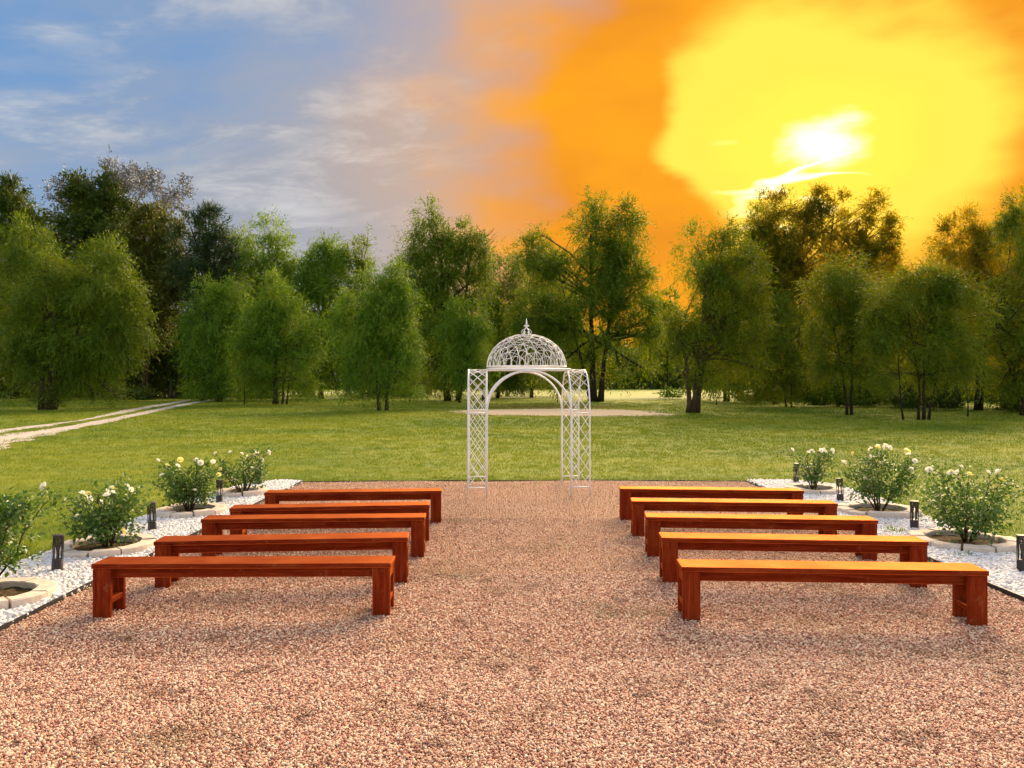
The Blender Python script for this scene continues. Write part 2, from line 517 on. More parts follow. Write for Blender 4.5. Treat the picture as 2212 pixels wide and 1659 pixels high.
M_BACKLIT = mat_leaf('backlit_leaves', [(0.0, (0.085, 0.130, 0.006)), (0.5, (0.175, 0.215, 0.010)), (1.0, (0.33, 0.280, 0.016))], 0.60, (1.8, 1.1, 0.22))  # leaf and translucent colours pushed warm to carry the glow from behind
M_ROSE = mat_leaf('rose_leaves', [(0.0, (0.029, 0.078, 0.013)), (0.5, (0.065, 0.150, 0.021)), (1.0, (0.150, 0.240, 0.039))], 0.28, (1.1, 1.1, 0.4), 0.42, 0.45)

# ------------------------------------------------------------------ the ground
def sheet(name, pts, z, mat):
    me = bpy.data.meshes.new(name)
    me.from_pydata([(x, y, z) for x, y in pts], [], [tuple(range(len(pts)))])
    me.materials.append(mat); me.update()
    if me.polygons[0].normal.z < 0: me.flip_normals()
    return tag(link(name, me), kind='structure')


PAD = (-3.86, 4.36, -4.0, 14.42)
BED_L = [(-3.87, 1.0), (-3.87, 14.25), (-4.30, 14.38), (-4.66, 14.05), (-4.92, 13.4), (-5.02, 12.4), (-5.00, 11.3), (-5.08, 10.0), (-5.03, 8.6), (-5.12, 7.0), (-5.10, 1.0)]
BED_R = [(4.37, 1.0), (4.40, 14.36), (4.9, 14.42), (5.45, 14.20), (5.80, 13.7), (5.84, 12.6), (5.74, 11.2), (5.66, 10.2), (5.70, 9.4), (5.76, 8.4), (5.72, 7.0), (5.75, 1.0)]


def inside(poly, x, y):
    x = np.asarray(x); y = np.asarray(y); r = np.zeros(x.shape, bool)
    n = len(poly)
    for i in range(n):
        x0, y0 = poly[i]; x1, y1 = poly[(i + 1) % n]
        if y0 == y1: continue
        c = (y0 > y) != (y1 > y)
        r ^= c & (x < (x1 - x0) * (y - y0) / (y1 - y0) + x0)
    return r


lawn = sheet('lawn', [(-1500, -60), (1500, -60), (1500, 2600), (-1500, 2600)], 0.0, M_LAWN)


def gz(x, y):
    """the trodden, slightly uneven top of the gravel"""
    return .012 + .004 * np.sin(x * 2.1 + y * .8) + .003 * np.sin(y * 3.3 - x * 1.2) + .002 * np.sin(x * 6.1) * np.sin(y * 5.3)


def gravel_ground():
    nx, ny = 70, 150; V = []; F = []
    for j in range(ny):
        t = j / (ny - 1)
        for i in range(nx):
            x = PAD[0] + (PAD[1] - PAD[0]) * i / (nx - 1)
            far = np.interp(x, [-3.86, -2.4, -.6, 1.2, 3.0, 4.4], [14.27, 14.40, 14.44, 14.50, 14.46, 14.36])
            y = PAD[2] + (far - PAD[2]) * t
            V.append((x, y, float(gz(x, y))))
    for j in range(ny - 1):
        for i in range(nx - 1):
            a = j * nx + i; F.append((a, a + 1, a + nx + 1, a + nx))
    me = bpy.data.meshes.new('gravel_ground'); me.from_pydata(V, [], F); me.materials.append(M_GRAVEL); me.update()
    me.polygons.foreach_set('use_smooth', [True] * len(F))
    tag(link('gravel_ground', me), kind='structure')


gravel_ground()
sheet('white_stone_bed', BED_L, 0.010, mat_simple('white_fines', (0.42, 0.40, 0.39), 0.3, 30, 0.9, 0.2, 0.8, 0.02))
sheet('white_stone_bed', BED_R, 0.010, bpy.data.materials['white_fines'])


def ribbon(name, path, widths, z, mat, seed):
    """a wheel rut: a strip with ragged sides"""
    rg = random.Random(seed)
    P = []
    for i in range(len(path) - 1):
        for k in range(14):
            t = k / 14
            P.append((path[i][0] * (1 - t) + path[i + 1][0] * t, path[i][1] * (1 - t) + path[i + 1][1] * t, widths[i] * (1 - t) + widths[i + 1] * t))
    V = []; F = []
    wl = wr = 0.0
    for i, (x, y, w) in enumerate(P):
        a = P[max(0, i - 1)]; b = P[min(len(P) - 1, i + 1)]
        dx, dy = b[0] - a[0], b[1] - a[1]; L = math.hypot(dx, dy) or 1
        nx, ny = -dy / L, dx / L
        wl = wl * .75 + rg.uniform(-.11, .11); wr = wr * .75 + rg.uniform(-.11, .11)
        l, r = w * (.5 + wl), w * (.5 + wr)
        V += [(x + nx * l, y + ny * l, z), (x - nx * r, y - ny * r, z)]
        if i: F.append((2 * i - 2, 2 * i - 1, 2 * i + 1, 2 * i))
    me = bpy.data.meshes.new(name); me.from_pydata(V, [], F); me.materials.append(mat); me.update()
    if me.polygons[0].normal.z < 0: me.flip_normals()
    return tag(link(name, me), kind='structure')


RUT_A = [(-13.2, 17.0), (-16.2, 23.6), (-17.0, 27.2), (-17.6, 30.3), (-19.4, 37.6), (-22.3, 47.8), (-27.2, 66.0), (-31.0, 83.0), (-33.0, 104.0), (-27.0, 121.0), (-12, 132)]
RUT_B = [(-15.6, 18.5), (-18.6, 25.4), (-19.1, 28.7), (-19.6, 31.6), (-20.3, 36.0), (-21.6, 40.5), (-24.2, 49.0), (-27.6, 61.5), (-31.6, 76.1)]
ribbon('dirt_track', RUT_A, [2.2, 1.9, 1.3, 1.0, .80, .85, .95, 1.1, 2.0, 3.0, 3.0], 0.010, M_TRACK, 3)
ribbon('dirt_track', RUT_B, [1.7, 1.5, 1.1, .8, .30, .45, .80, .9, .7], 0.014, M_TRACK, 4)


def blob(cx, cy, rx, ry, n, seed, amp=.16):
    rg = random.Random(seed); ph = [rg.uniform(0, 6.3) for _ in range(6)]
    return [(cx + rx * math.cos(a) * (1 + amp * sum(math.sin((k + 2) * a + ph[k]) / (k + 1) for k in range(6)) * .6),
             cy + ry * math.sin(a) * (1 + amp * sum(math.sin((k + 2) * a + ph[k]) / (k + 1) for k in range(6)) * .6))
            for a in [2 * math.pi * i / n for i in range(n)]]


SAND = blob(3.2, 45.5, 6.4, 4.6, 60, 5)
SAND_IN = blob(2.9, 46.0, 6.1, 4.5, 60, 5)
_rs = random.Random(2)
sheet('sand_patch', [(2.9 + (x - 2.9) * (1 + k), 46.0 + (y - 46.0) * (1 + k)) for (x, y) in blob(2.9, 46.0, 6.9, 5.2, 240, 5) for k in [_rs.uniform(-.05, .05)]], 0.012, M_SAND)
sheet('bare_earth', blob(2.6, 55.5, 5.0, 2.2, 40, 9), 0.016, mat_simple('bare_earth', (0.22, 0.12, 0.035), 0.35, 3, 0.95, 0.1, 0.6, 0.05))

# ------------------------------------------------------------------ loose stones and grass
def scatter(name, pts, size, mat, seed, flat=(1.0, 0.8, 0.55), spread=0.45):
    me = bpy.data.meshes.new(name)
    me.vertices.add(len(pts)); me.vertices.foreach_set('co', np.ascontiguousarray(pts, np.float32).ravel()); me.update()
    me.materials.append(mat)
    o = tag(link(name, me), kind='stuff')
    t = bpy.data.node_groups.new(name + '_scatter', 'GeometryNodeTree')
    t.interface.new_socket('Geometry', in_out='INPUT', socket_type='NodeSocketGeometry')
    t.interface.new_socket('Geometry', in_out='OUTPUT', socket_type='NodeSocketGeometry')
    N = NT(t)
    gi = N.node('NodeGroupInput'); go = N.node('NodeGroupOutput')
    join = N.node('GeometryNodeJoinGeometry')
    for k in range(4):
        ico = N.node('GeometryNodeMeshIcoSphere', {'Radius': 1.0, 'Subdivisions': 2})
        nz = N.node('ShaderNodeTexNoise', {'Scale': 0.9, 'Detail': 1.0, 'W': seed * 3.1 + k * 7.7}, noise_dimensions='4D')
        off = N.node('ShaderNodeVectorMath', {0: nz.outputs['Color'], 1: (0.5, 0.5, 0.5)}, operation='SUBTRACT').outputs[0]
        off = N.node('ShaderNodeVectorMath', {0: off, 1: (1.5, 1.5, 1.5)}, operation='MULTIPLY').outputs[0]
        spn = N.node('GeometryNodeSetPosition', {'Geometry': ico.outputs[0], 'Offset': off})
        tr = N.node('GeometryNodeTransform', {'Geometry': spn.outputs[0], 'Scale': (flat[0], flat[1] * (1 - .1 * (k % 2)), flat[2] * (1 + .12 * (k - 1.5)))})
        sh = N.node('GeometryNodeSetShadeSmooth', {'Geometry': tr.outputs[0], 'Shade Smooth': True})
        sm = N.node('GeometryNodeSetMaterial', {'Geometry': sh.outputs[0], 'Material': mat})
        g2 = N.node('GeometryNodeGeometryToInstance', {'Geometry': sm.outputs[0]})
        N.l.new(g2.outputs[0], join.inputs[0])
    rs = N.node('FunctionNodeRandomValue', {'Seed': seed + 1}, data_type='FLOAT')
    rs.inputs[2].default_value = size * (1 - spread); rs.inputs[3].default_value = size * (1 + spread)
    rr = N.node('FunctionNodeRandomValue', {'Seed': seed + 2}, data_type='FLOAT_VECTOR')
    rr.inputs[0].default_value = (-.7, -.7, 0); rr.inputs[1].default_value = (.7, .7, 6.28)
    iop = N.node('GeometryNodeInstanceOnPoints', {'Points': gi.outputs[0], 'Instance': join.outputs[0], 'Pick Instance': True,
                                                 'Rotation': rr.outputs[0], 'Scale': rs.outputs[1]})
    ri = N.node('FunctionNodeRandomValue', {'Seed': seed + 3}, data_type='INT')
    ri.inputs[4].default_value = 0; ri.inputs[5].default_value = 3
    N.l.new(ri.outputs[2], iop.inputs['Instance Index'])
    N.l.new(iop.outputs[0], go.inputs[0])
    md = o.modifiers.new('scatter', 'NODES'); md.node_group = t
    return o


rng = np.random.default_rng(7)
RINGS = [(-4.42, 6.55, .47), (-4.49, 8.51, .50), (-4.52, 10.80, .48), (-4.42, 12.60, .42), (5.18, 8.80, .56), (5.16, 10.84, .54), (5.08, 12.93, .46)]


def jitter_grid(x0, x1, y0, y1, step, jit=.9):
    gx = np.arange(x0, x1, step); gy = np.arange(y0, y1, step)
    X, Y = np.meshgrid(gx, gy)
    X = X.ravel() + rng.uniform(-.5, .5, X.size) * step * jit; Y = Y.ravel() + rng.uniform(-.5, .5, Y.size) * step * jit
    return X, Y


pts = []
for (y0, y1, st) in ((2.9, 5.2, .0125), (5.2, 7.5, .0170), (7.5, 10.5, .0270), (10.5, 14.40, .0390)):
    X, Y = jitter_grid(PAD[0] + .02, PAD[1] - .02, y0, y1, st, 1.0)
    k = np.abs(X) < Y * .70 + .9
    X, Y = X[k], Y[k]
    pts.append(np.stack([X, Y, gz(X, Y) + rng.uniform(.001, .009, X.size)], 1))
pts = np.concatenate(pts)
scatter('pink_gravel', pts, 0.0076, M_PEB, 11)
pts = []
for poly in (BED_L, BED_R):
    xs = [p[0] for p in poly]
    for lay in range(2):
        X, Y = jitter_grid(min(xs), max(xs), 4.6, 14.42, .031, 1.0)
        k = inside(poly, X, Y)
        for (rx_, ry_, rr_) in RINGS: k &= (X - rx_) ** 2 + (Y - ry_) ** 2 > (rr_ - .02) ** 2
        X, Y = X[k], Y[k]
        pts.append(np.stack([X, Y, .016 + lay * .016 + rng.uniform(0, .016, X.size)], 1))
pts = np.concatenate(pts)
scatter('white_pebbles', pts, 0.023, M_WPEB, 23, (1.0, 0.78, 0.6), .4)


def make_grass():
    n = 60000
    d = np.exp(rng.uniform(math.log(6.5), math.log(75), n))
    az = rng.uniform(R(-42), R(42), n)
    X, Y = d * np.tan(az), d
    bad = inside([(PAD[0], -4), (PAD[1], -4), (PAD[1], 14.44), (PAD[0], 14.30)], X, Y) | inside(BED_L, X, Y) | inside(BED_R, X, Y) | inside(SAND_IN, X, Y)
    for rut, w in ((RUT_A, .42), (RUT_B, .32)):
        ry = np.array([p[1] for p in rut]); rx = np.array([p[0] for p in rut])
        bad |= (np.abs(X - np.interp(Y, ry, rx)) < w * 1.1) & (Y > ry[0]) & (Y < 80)
    X, Y = X[~bad], Y[~bad]
    tall = np.ones(len(X))
    fx, fy = [], []
    for line in (BED_L[1:], BED_R[1:], [(-3.86, 14.30), (-2.4, 14.44), (-.6, 14.48), (1.2, 14.54), (3.0, 14.50), (4.40, 14.40)]):
        for (a, b) in zip(line[:-1], line[1:]):
            m = int(math.hypot(b[0] - a[0], b[1] - a[1]) * 55)
            t = rng.random(m)
            fx.append(a[0] + (b[0] - a[0]) * t + np.sign(a[0] if abs(a[0]) > 3.9 else 0) * rng.uniform(.0, .14, m))
            fy.append(a[1] + (b[1] - a[1]) * t + (rng.uniform(.02, .14, m) if a[1] > 13.9 else 0))
    fx, fy = np.concatenate(fx), np.concatenate(fy)
    X = np.concatenate([X, fx]); Y = np.concatenate([Y, fy]); tall = np.concatenate([tall, rng.uniform(1.0, 2.1, len(fx))])
    n = len(X); B = 9
    s = np.clip(Y / 16, .8, 3.2)
    bx = X[:, None] + rng.normal(0, .07, (n, B)) * s[:, None]
    by = Y[:, None] + rng.normal(0, .07, (n, B)) * s[:, None]
    h = rng.uniform(.022, .060, (n, B)) * np.clip(s, .9, 1.6)[:, None] * (rng.uniform(.6, 1.15, n) * tall)[:, None]
    w = rng.uniform(.004, .008, (n, B)) * s[:, None]
    a = rng.uniform(0, 6.283, (n, B))
    lean = rng.normal(0, .6, (n, B, 2)) * h[..., None]
    V = np.zeros((n, B, 3, 3))
    V[..., 0, 0] = bx - np.cos(a) * w; V[..., 0, 1] = by - np.sin(a) * w
    V[..., 1, 0] = bx + np.cos(a) * w; V[..., 1, 1] = by + np.sin(a) * w
    V[..., 2, 0] = bx + lean[..., 0]; V[..., 2, 1] = by + lean[..., 1]; V[..., 2, 2] = h
    V[..., :2, 2] = -.004
    me = tri_mesh('grass', V.reshape(-1, 3, 3), 3, M_GRASS, rng.uniform(0, 1, n * B))
    o = link('grass', me)
    tag(o, 'short mown green grass covering the wide open lawn', 'grass', kind='stuff')


make_grass()

# ------------------------------------------------------------------ trees
def tree(name, label, pos, lobes, trunks, mat, seed, bark=None, k=1.0, droop=.6, leaf=(.23, .060), strand=.85, clump=.26,
         extra=None, group=None, ryf=.85, limbs=True, sky_tips=.5, spray=.25, skirt=False):
    """lobes: (dx, z, rx, rz) of the crown's masses; trunks: (dx0, dx1, z1, r0) stems rising from the ground"""
    rg = np.random.default_rng(seed); pr = random.Random(seed)
    bark = bark or M_BARK
    root = empty(name, (pos[0], pos[1], 0)); tag(root, label, 'tree' if 'shrub' not in name and 'bush' not in name else 'shrub', group)
    s = min(2.0, max(.75, pos[1] / 50))
    tb = MB(); tips = []
    for (x0, x1, z1, r0) in trunks:
        n = 9; path = []; rad = []
        bend = pr.uniform(-.3, .3); yb = pr.uniform(-.5, .5)
        for i in range(n):
            t = i / (n - 1)
            path.append((x0 + (x1 - x0) * t ** 1.25 + bend * math.sin(t * math.pi) * .5 + pr.uniform(-.04, .04), yb * t + pr.uniform(-.04, .04), z1 * t - .05))
            rad.append(r0 * .8 * (1.0 - .72 * t) * (1.35 if i == 0 else 1.0))
        tb.tube(path, rad, 8)
        tips.append((path, rad))
    if limbs:
        sub = []
        for (lx, lz, rx, rz) in lobes:
            sub.append((lx, lz, rx * .9, rz * .9))
            for q in range(4 if rx * rz > 3 * s * s else 3):
                a = pr.uniform(-.6, 3.74)
                g = pr.uniform(.36, .56)
                f = .60 if pr.random() < .6 else .86
                g *= 1.0 if f < .7 else .72
                sub.append((lx + rx * f * math.cos(a), lz + rz * f * math.sin(a), rx * g, rz * g * pr.uniform(.9, 1.35)))
        if skirt:                                  # ragged low boughs
            xa, xb = min(q[0] - q[2] for q in lobes), max(q[0] + q[2] for q in lobes)
            zl = min(q[1] - q[3] for q in lobes)
            for q in range(7):
                xx = xa + (xb - xa) * (.12 + .76 * (q + pr.random()) / 7)
                g = pr.uniform(.45, .85) * s
                sub.append((xx, max(1.25 * g, zl + pr.uniform(-.75, .35) * s), g, g * pr.uniform(.9, 1.4)))
        lobes = sub
    jobs = [(lobes, mat, k * (.62 if limbs else 1), leaf)] + ([extra] if extra else [])
    meshes = []
    VV = []; TT = []
    for (lb, mt, kk, lf) in jobs:
        V_all = []; T_all = []
        for (lx, lz, rx, rz) in lb:
            ry = (rx + rz) * .5 * ryf
            ly = pr.uniform(-.25, .25) * ry
            C = np.array([lx, ly, lz]); Rr = np.array([rx, ry, rz])
            nc = int(max(8, 8 * (rx * rz) / (s * s)))
            nc = min(nc, 160)
            dv = rg.normal(size=(nc, 3)); dv /= np.linalg.norm(dv, axis=1)[:, None]
            ph = rg.uniform(0, 6.28, 3)
            lump = 1 + .15 * np.sin(dv[:, 0] * 5 + ph[0]) * np.cos(dv[:, 2] * 4 + ph[1]) + rg.normal(0, .11, nc)
            rad = rg.uniform(.12, 1.0, nc) ** .55 * .92
            cc = C + dv * Rr * (rad * lump)[:, None]
            csz = (clump * (rx * rz) ** .5 * .42 + .16 * s) * rg.uniform(.6, 1.35, nc)
            # limbs
            if limbs:
                path, rr = pr.choice(tips)
                best = min(range(3, len(path)), key=lambda i: abs(path[i][2] - lz * .72) + .2 * abs(path[i][0] - lx))
                p0 = Vector(path[best]); p1 = Vector(C)
                mid = p0.lerp(p1, .5) + Vector((pr.uniform(-.3, .3), pr.uniform(-.3, .3), .25))
                r0 = rr[best] * .75
                tb.tube([p0, mid, p1], [r0, r0 * .7, r0 * .4], 5, False)
                for j in range(min(nc, 5)):
                    q = Vector(cc[j])
                    b0 = mid.lerp(p1, pr.uniform(0.1, 1))
                    m2 = b0.lerp(q, .5) + Vector((0, 0, .12 * s))
                    tb.tube([b0, m2, q], [r0 * .36, r0 * .22, .010 * s], 4, False)
            area = math.pi * rx * rz
            m = 6
            ns = int(area * 330 / (s * s) * kk * KD / m)
            ci = rg.integers(0, nc, ns)
            p0 = cc[ci] + rg.normal(size=(ns, 3)) * csz[ci][:, None] * np.array([.62, .62, .55])
            rel = (p0 - C) / Rr
            outw = rel / (np.linalg.norm(rel, axis=1)[:, None] + 1e-6)
            up = np.clip(outw[:, 2], 0, 1)
            d0 = outw * .55 + rg.normal(size=(ns, 3)) * .62; d0[:, 2] += spray
            d0[:, 2] += up * sky_tips - droop * (1 - up) * .6
            d0 /= np.linalg.norm(d0, axis=1)[:, None]
            L = strand * s * rg.uniform(.45, 1.25, ns) * (.55 + .9 * csz[ci] / csz.mean() * .5)
            t = (np.arange(m) + .5) / m
            dr = droop * (1 - .75 * up)
            P = p0[:, None, :] + d0[:, None, :] * (t[None, :] * L[:, None])[..., None]
            P[..., 2] -= (t[None, :] ** 2) * (L * dr)[:, None]
            P += rg.normal(size=P.shape) * .05 * s
            tan = np.repeat(d0[:, None, :], m, 1).copy()
            tan[..., 2] -= 2 * t[None, :] * dr[:, None]
            tan += rg.normal(size=tan.shape) * .36
            tan /= np.linalg.norm(tan, axis=2)[..., None]
            co = p0 - cc[ci]; co /= np.linalg.norm(co, axis=1)[:, None] + 1e-6
            nr = (co * .55 + outw * .45 + np.array([0, 0, .45]))[:, None, :] + rg.normal(size=tan.shape) * .45
            sd = np.cross(tan, nr); sd /= np.linalg.norm(sd, axis=2)[..., None] + 1e-6
            ll = lf[0] * s * rg.uniform(.6, 1.3, (ns, m)); ww = lf[1] * s * rg.uniform(.6, 1.3, (ns, m)) * .5
            V = np.stack([P - sd * ww[..., None], P + sd * ww[..., None], P + tan * ll[..., None]], 2)
            V[..., 2] = np.maximum(V[..., 2], .12)
            T = np.clip(rg.normal(.5, .22, (ns, 1)) + rg.normal(0, .12, (ns, m)), 0, 1)
            V_all.append(V.reshape(-1, 3, 3)); T_all.append(T.ravel())
        VV.append((np.concatenate(V_all), np.concatenate(T_all), mt))
    tb.build('trunk', bark, root)
    for i, (V, T, mt) in enumerate(VV):
        link('crown' if i == 0 else 'upper_crown', tri_mesh('crown', V, 3, mt, T), root)
    return root


WIL = dict(droop=.60, strand=.90, leaf=(.21, .060), clump=.30, skirt=True)
KD = 2.2      # leaf density of all crowns
RND = dict(droop=.12, strand=.5, leaf=(.18, .098), sky_tips=.1, clump=.32)

# --- left edge of the wood
tree('forest_tree', 'tall dark forest tree cut by the left picture edge', (-52.06, 80.5),
     [(-0.95, 18.6, 3.4, 4.4), (0.7, 12.4, 4.3, 6.6), (-2.8, 7.7, 4.7, 5.7)], [(0, .3, 17, .45)], M_FOREST, 101, M_BARK_D, **RND)
tree('forest_tree', 'tallest forest tree, its thin crown top almost bare and pale grey', (-43.0, 82.0),
     [(-0.5, 19.9, 5.0, 3.9), (3.1, 16.7, 4.9, 4.3), (-3.9, 16.7, 4.6, 5.0), (0, 11.9, 5.8, 4.3)], [(0, .5, 21, .5), (.6, 3.2, 20, .3)], M_FOREST, 102, M_BARK_G,
     extra=([(0.7, 23.4, 3.0, 2.3), (4.4, 22.9, 3.0, 2.2), (7.1, 22.0, 1.8, 1.5), (-4.4, 22.4, 2.2, 1.5), (6.4, 20.6, 1.8, 1.4)], M_TWIG, .34, (.17, .09)), **RND)
tree('forest_tree', 'brownish olive forest tree between the tall bare-topped tree and the pine', (-36.86, 77.0),
     [(0.7, 15.0, 3.1, 4.2), (1.4, 10.4, 2.9, 4.0), (-1.9, 11.8, 3.7, 4.2), (2.6, 12.2, 1.7, 2.9), (0, 6.5, 3.6, 3.0)], [(0, .6, 15, .35)], M_OLIVE, 103, M_BARK_D, **RND)
tree('pine_tree', 'dark green pine tree standing out against the grey sky', (-29.3, 73.0),
     [(0, 16.5, 2.2, 2.2), (1.6, 14.3, 1.9, 1.9), (-1.8, 14.3, 2.0, 2.5), (0, 11.6, 2.8, 2.5), (2.6, 13.0, 1.2, 1.2), (0, 8.0, 2.8, 2.4)], [(0, .1, 16.8, .3)], M_PINE, 104, M_BARK_D,
     droop=.0, strand=.55, leaf=(.26, .05), clump=.22, sky_tips=.5, k=.95)
tree('understory_tree', 'low dark tree in the deep shade at the left picture edge', (-47.3, 76.0),
     [(-1.4, 4.7, 4.0, 3.8), (4.1, 4.0, 4.1, 3.4), (-5.4, 4.2, 3.6, 3.6)], [(0, -1, 5, .18), (.4, 3.6, 4.6, .15)], M_FOREST, 105, M_BARK_D, **RND)
tree('understory_tree', 'dark slender tree in the shaded gap right of the big left willow', (-37.3, 84.0),
     [(-.5, 6.0, 3.1, 5.2), (3.3, 4.6, 2.8, 4.2), (-3.5, 4.0, 3.0, 3.4)], [(0, -.5, 8, .18), (.4, 3.0, 6.6, .12)], M_FOREST, 106, M_BARK_G, **RND)
tree('willow_tree', 'big two-headed willow standing alone on the lawn beside the dirt track', (-30.34, 50.09),
     [(0.15, 8.6, 2.8, 3.45), (3.77, 8.2, 2.55, 3.2), (-1.6, 5.0, 2.3, 3.2), (2.1, 4.7, 3.6, 3.1), (5.1, 5.5, 1.5, 2.8), (-.3, 3.0, 2.5, 1.5), (3.5, 3.0, 2.3, 1.6)],
     [(-.25, .1, 9.5, .30), (.2, 1.2, 9, .24), (.45, 3.6, 8.8, .22)], M_WILLOW, 107, sky_tips=1.0, **WIL)

# --- middle
tree('willow_tree', 'rounded pale green willow right of the dark pine', (-25.93, 78.9),
     [(0.5, 14.4, 3.6, 3.4), (-1.4, 10.7, 4.4, 3.4), (3.1, 12.2, 3.3, 3.5), (1.0, 6.9, 4.8, 3.6)], [(0, .4, 14, .3)], M_WILLOW_B, 108, sky_tips=.9, **WIL)
tree('willow_tree', 'green willow with twin tops behind the small front willow', (-19.76, 79.5),
     [(0.6, 13.4, 2.9, 3.3), (-1.2, 10.3, 3.2, 3.9), (2.3, 11.4, 2.0, 3.4), (.5, 6.5, 3.9, 3.9)], [(0, .4, 13.5, .28)], M_WILLOW_B, 109, sky_tips=.8, **WIL)
tree('willow_tree', 'narrow pointed willow rising thin against the grey sky', (-15.72, 80.0),
     [(.15, 15.0, 1.2, 2.0), (0, 10.6, 2.2, 3.8), (.7, 5.8, 2.6, 3.8)], [(0, .1, 15.5, .22)], M_WILLOW, 110, sky_tips=.8, k=.8, **WIL)
tree('willow_tree', 'small fresh green weeping willow at the bend of the dirt track', (-18.85, 61.88),
     [(-.2, 8.2, 1.5, 2.1), (-1.5, 5.4, 2.6, 2.45), (1.5, 5.5, 1.75, 3.0), (-.4, 3.5, 4.1, 1.5), (0, 6.4, 2.1, 2.5)],
     [(-.2, -.3, 7.5, .26), (.35, .9, 6, .12), (.7, 1.6, 5, .09)], M_WILLOW_B, 111, sky_tips=1.0, **WIL)
tree('willow_tree', 'light green bushy willow behind the track, left of the weeping willow', (-26.27, 68.61),
     [(-.8, 7.7, 2.5, 2.9), (-1.9, 5.1, 1.9, 2.4), (1.2, 8.9, 2.0, 1.8), (0, 4.1, 2.6, 1.8)], [(0, -.2, 7.5, .15), (.3, 1.2, 7, .12)], M_WILLOW_B, 112, sky_tips=.8, **WIL)
tree('willow_tree', 'feathery green willow with two thin stems left of the white arch', (-8.21, 48.55),
     [(-.15, 7.1, 1.4, 2.1), (-1.6, 5.0, 1.4, 2.4), (1.4, 4.9, 1.4, 2.3), (0, 3.4, 2.8, 1.6), (.75, 8.3, 1.0, 1.2), (0, 5.5, 1.7, 2.0)],
     [(-.18, -.5, 7, .13), (.28, .7, 7, .13)], M_WILLOW_B, 113, sky_tips=.9, **WIL)
tree('willow_tree', 'large double-trunked willow just left behind the white arch', (-5.87, 71.72),
     [(-1.9, 15.6, 2.2, 2.45), (1.3, 14.5, 2.0, 2.6), (-3.2, 11.9, 2.6, 3.2), (.65, 10.6, 3.0, 3.6), (-1.7, 8.0, 3.4, 3.4), (-.4, 12.8, 2.5, 2.5), (.4, 5.4, 3.0, 2.2)],
     [(-.15, -.7, 14.5, .34), (.8, 2.0, 13.5, .24)], M_WILLOW, 114, M_BARK_D, **WIL)
tree('willow_tree', 'small pale weeping willow clump above the left post of the arch', (-4.5, 66.0),
     [(1.1, 7.3, 2.0, 1.7), (.5, 5.4, 2.3, 1.6), (1.7, 5.3, 1.4, 1.9)], [(0, 1.0, 7, .14)], M_WILLOW_B, 115, M_BARK_D, **WIL)
tree('willow_tree', 'shaded low willow in the gap behind the dome of the arch', (-1.55, 83.05),
     [(-.5, 13.0, 2.1, 3.1), (.5, 8.6, 3.0, 4.0), (.75, 4.8, 3.0, 2.3)], [(0, .1, 12.5, .2)], M_WILLOW, 116, M_BARK_D, **WIL)
tree('willow_tree', 'broad dark willow with a thick leaning trunk right behind the arch', (7.39, 68.61),
     [(-.6, 15.0, 2.2, 2.8), (2.9, 14.9, 2.1, 2.5), (-4.9, 13.0, 2.4, 2.2), (-2.7, 10.2, 4.2, 3.0), (2.9, 10.6, 2.8, 3.4), (.2, 6.7, 5.2, 3.1), (4.1, 7.0, 1.8, 3.1), (-4.3, 7.0, 2.8, 2.8), (.2, 12.3, 2.4, 2.4)],
     [(-.1, -.4, 15, .36), (.5, 2.4, 14.5, .30), (-.4, -3.4, 12, .2)], M_WILLOW, 117, M_BARK_D, **WIL)

# --- right of the gap
tree('far_tree', 'small dark tree far back in the bright gap of the tree line', (17.63, 87.66),
     [(-.2, 9.4, 1.9, 2.5), (.8, 6.6, 2.8, 2.6), (-1.2, 5.0, 2.6, 2.4)], [(0, 0, 9, .14)], M_WILLOW, 118, M_BARK_D, **RND)
tree('willow_tree', 'willow with a V of pale leaning trunks at the edge of the bright gap', (10.48, 45.08),
     [(1.85, 9.3, 1.35, 1.6), (2.95, 7.9, 1.75, 2.0), (1.3, 6.6, 1.95, 1.7), (-.4, 5.2, 1.25, 1.7), (2.9, 5.1, 2.0, 1.5), (.2, 4.0, 1.6, .9), (2.0, 4.2, 1.3, .9)],
     [(-.12, -.75, 5.0, .20), (.22, 1.0, 8.6, .22), (.4, 1.7, 8.5, .16)], M_WILLOW_GLOW, 119, M_BARK,
     extra=([(.15, 9.9, 1.15, 1.1), (-.1, 8.4, .9, 1.2)], M_WILLOW_B, .4, (.22, .05)), **WIL)
tree('backlit_tree', 'tallest right tree, its open crown glowing orange below the sun', (23.98, 59.55),
     [(-3.0, 14.0, 2.2, 2.8), (.9, 14.6, 2.2, 2.5), (3.9, 13.6, 2.0, 2.6), (-4.6, 10.9, 1.9, 2.3), (-.9, 11.2, 3.2, 2.1), (4.8, 10.9, 2.0, 2.1), (2.2, 11.6, 2.0, 2.0), (-2.0, 8.1, 3.3, 2.0)],
     [(-.5, -3.0, 13.5, .24), (0, .8, 14.5, .26), (.5, 3.6, 13, .22)], M_BACKLIT, 120, M_BARK_D, k=.85, droop=.25, strand=.5, leaf=(.17, .08), clump=.22, sky_tips=.3)
tree('young_willow', 'low willow in front of the tall glowing tree, left of the two-stemmed one', (19.52, 54.41),
     [(-.4, 5.4, 1.9, 2.0), (-1.9, 4.5, 1.9, 1.7), (.9, 4.2, 1.7, 1.6), (-.4, 3.2, 2.6, 1.2)], [(-.1, -.6, 4.6, .07), (.25, .4, 4.6, .07)], M_WILLOW_GLOW, 121, **WIL)
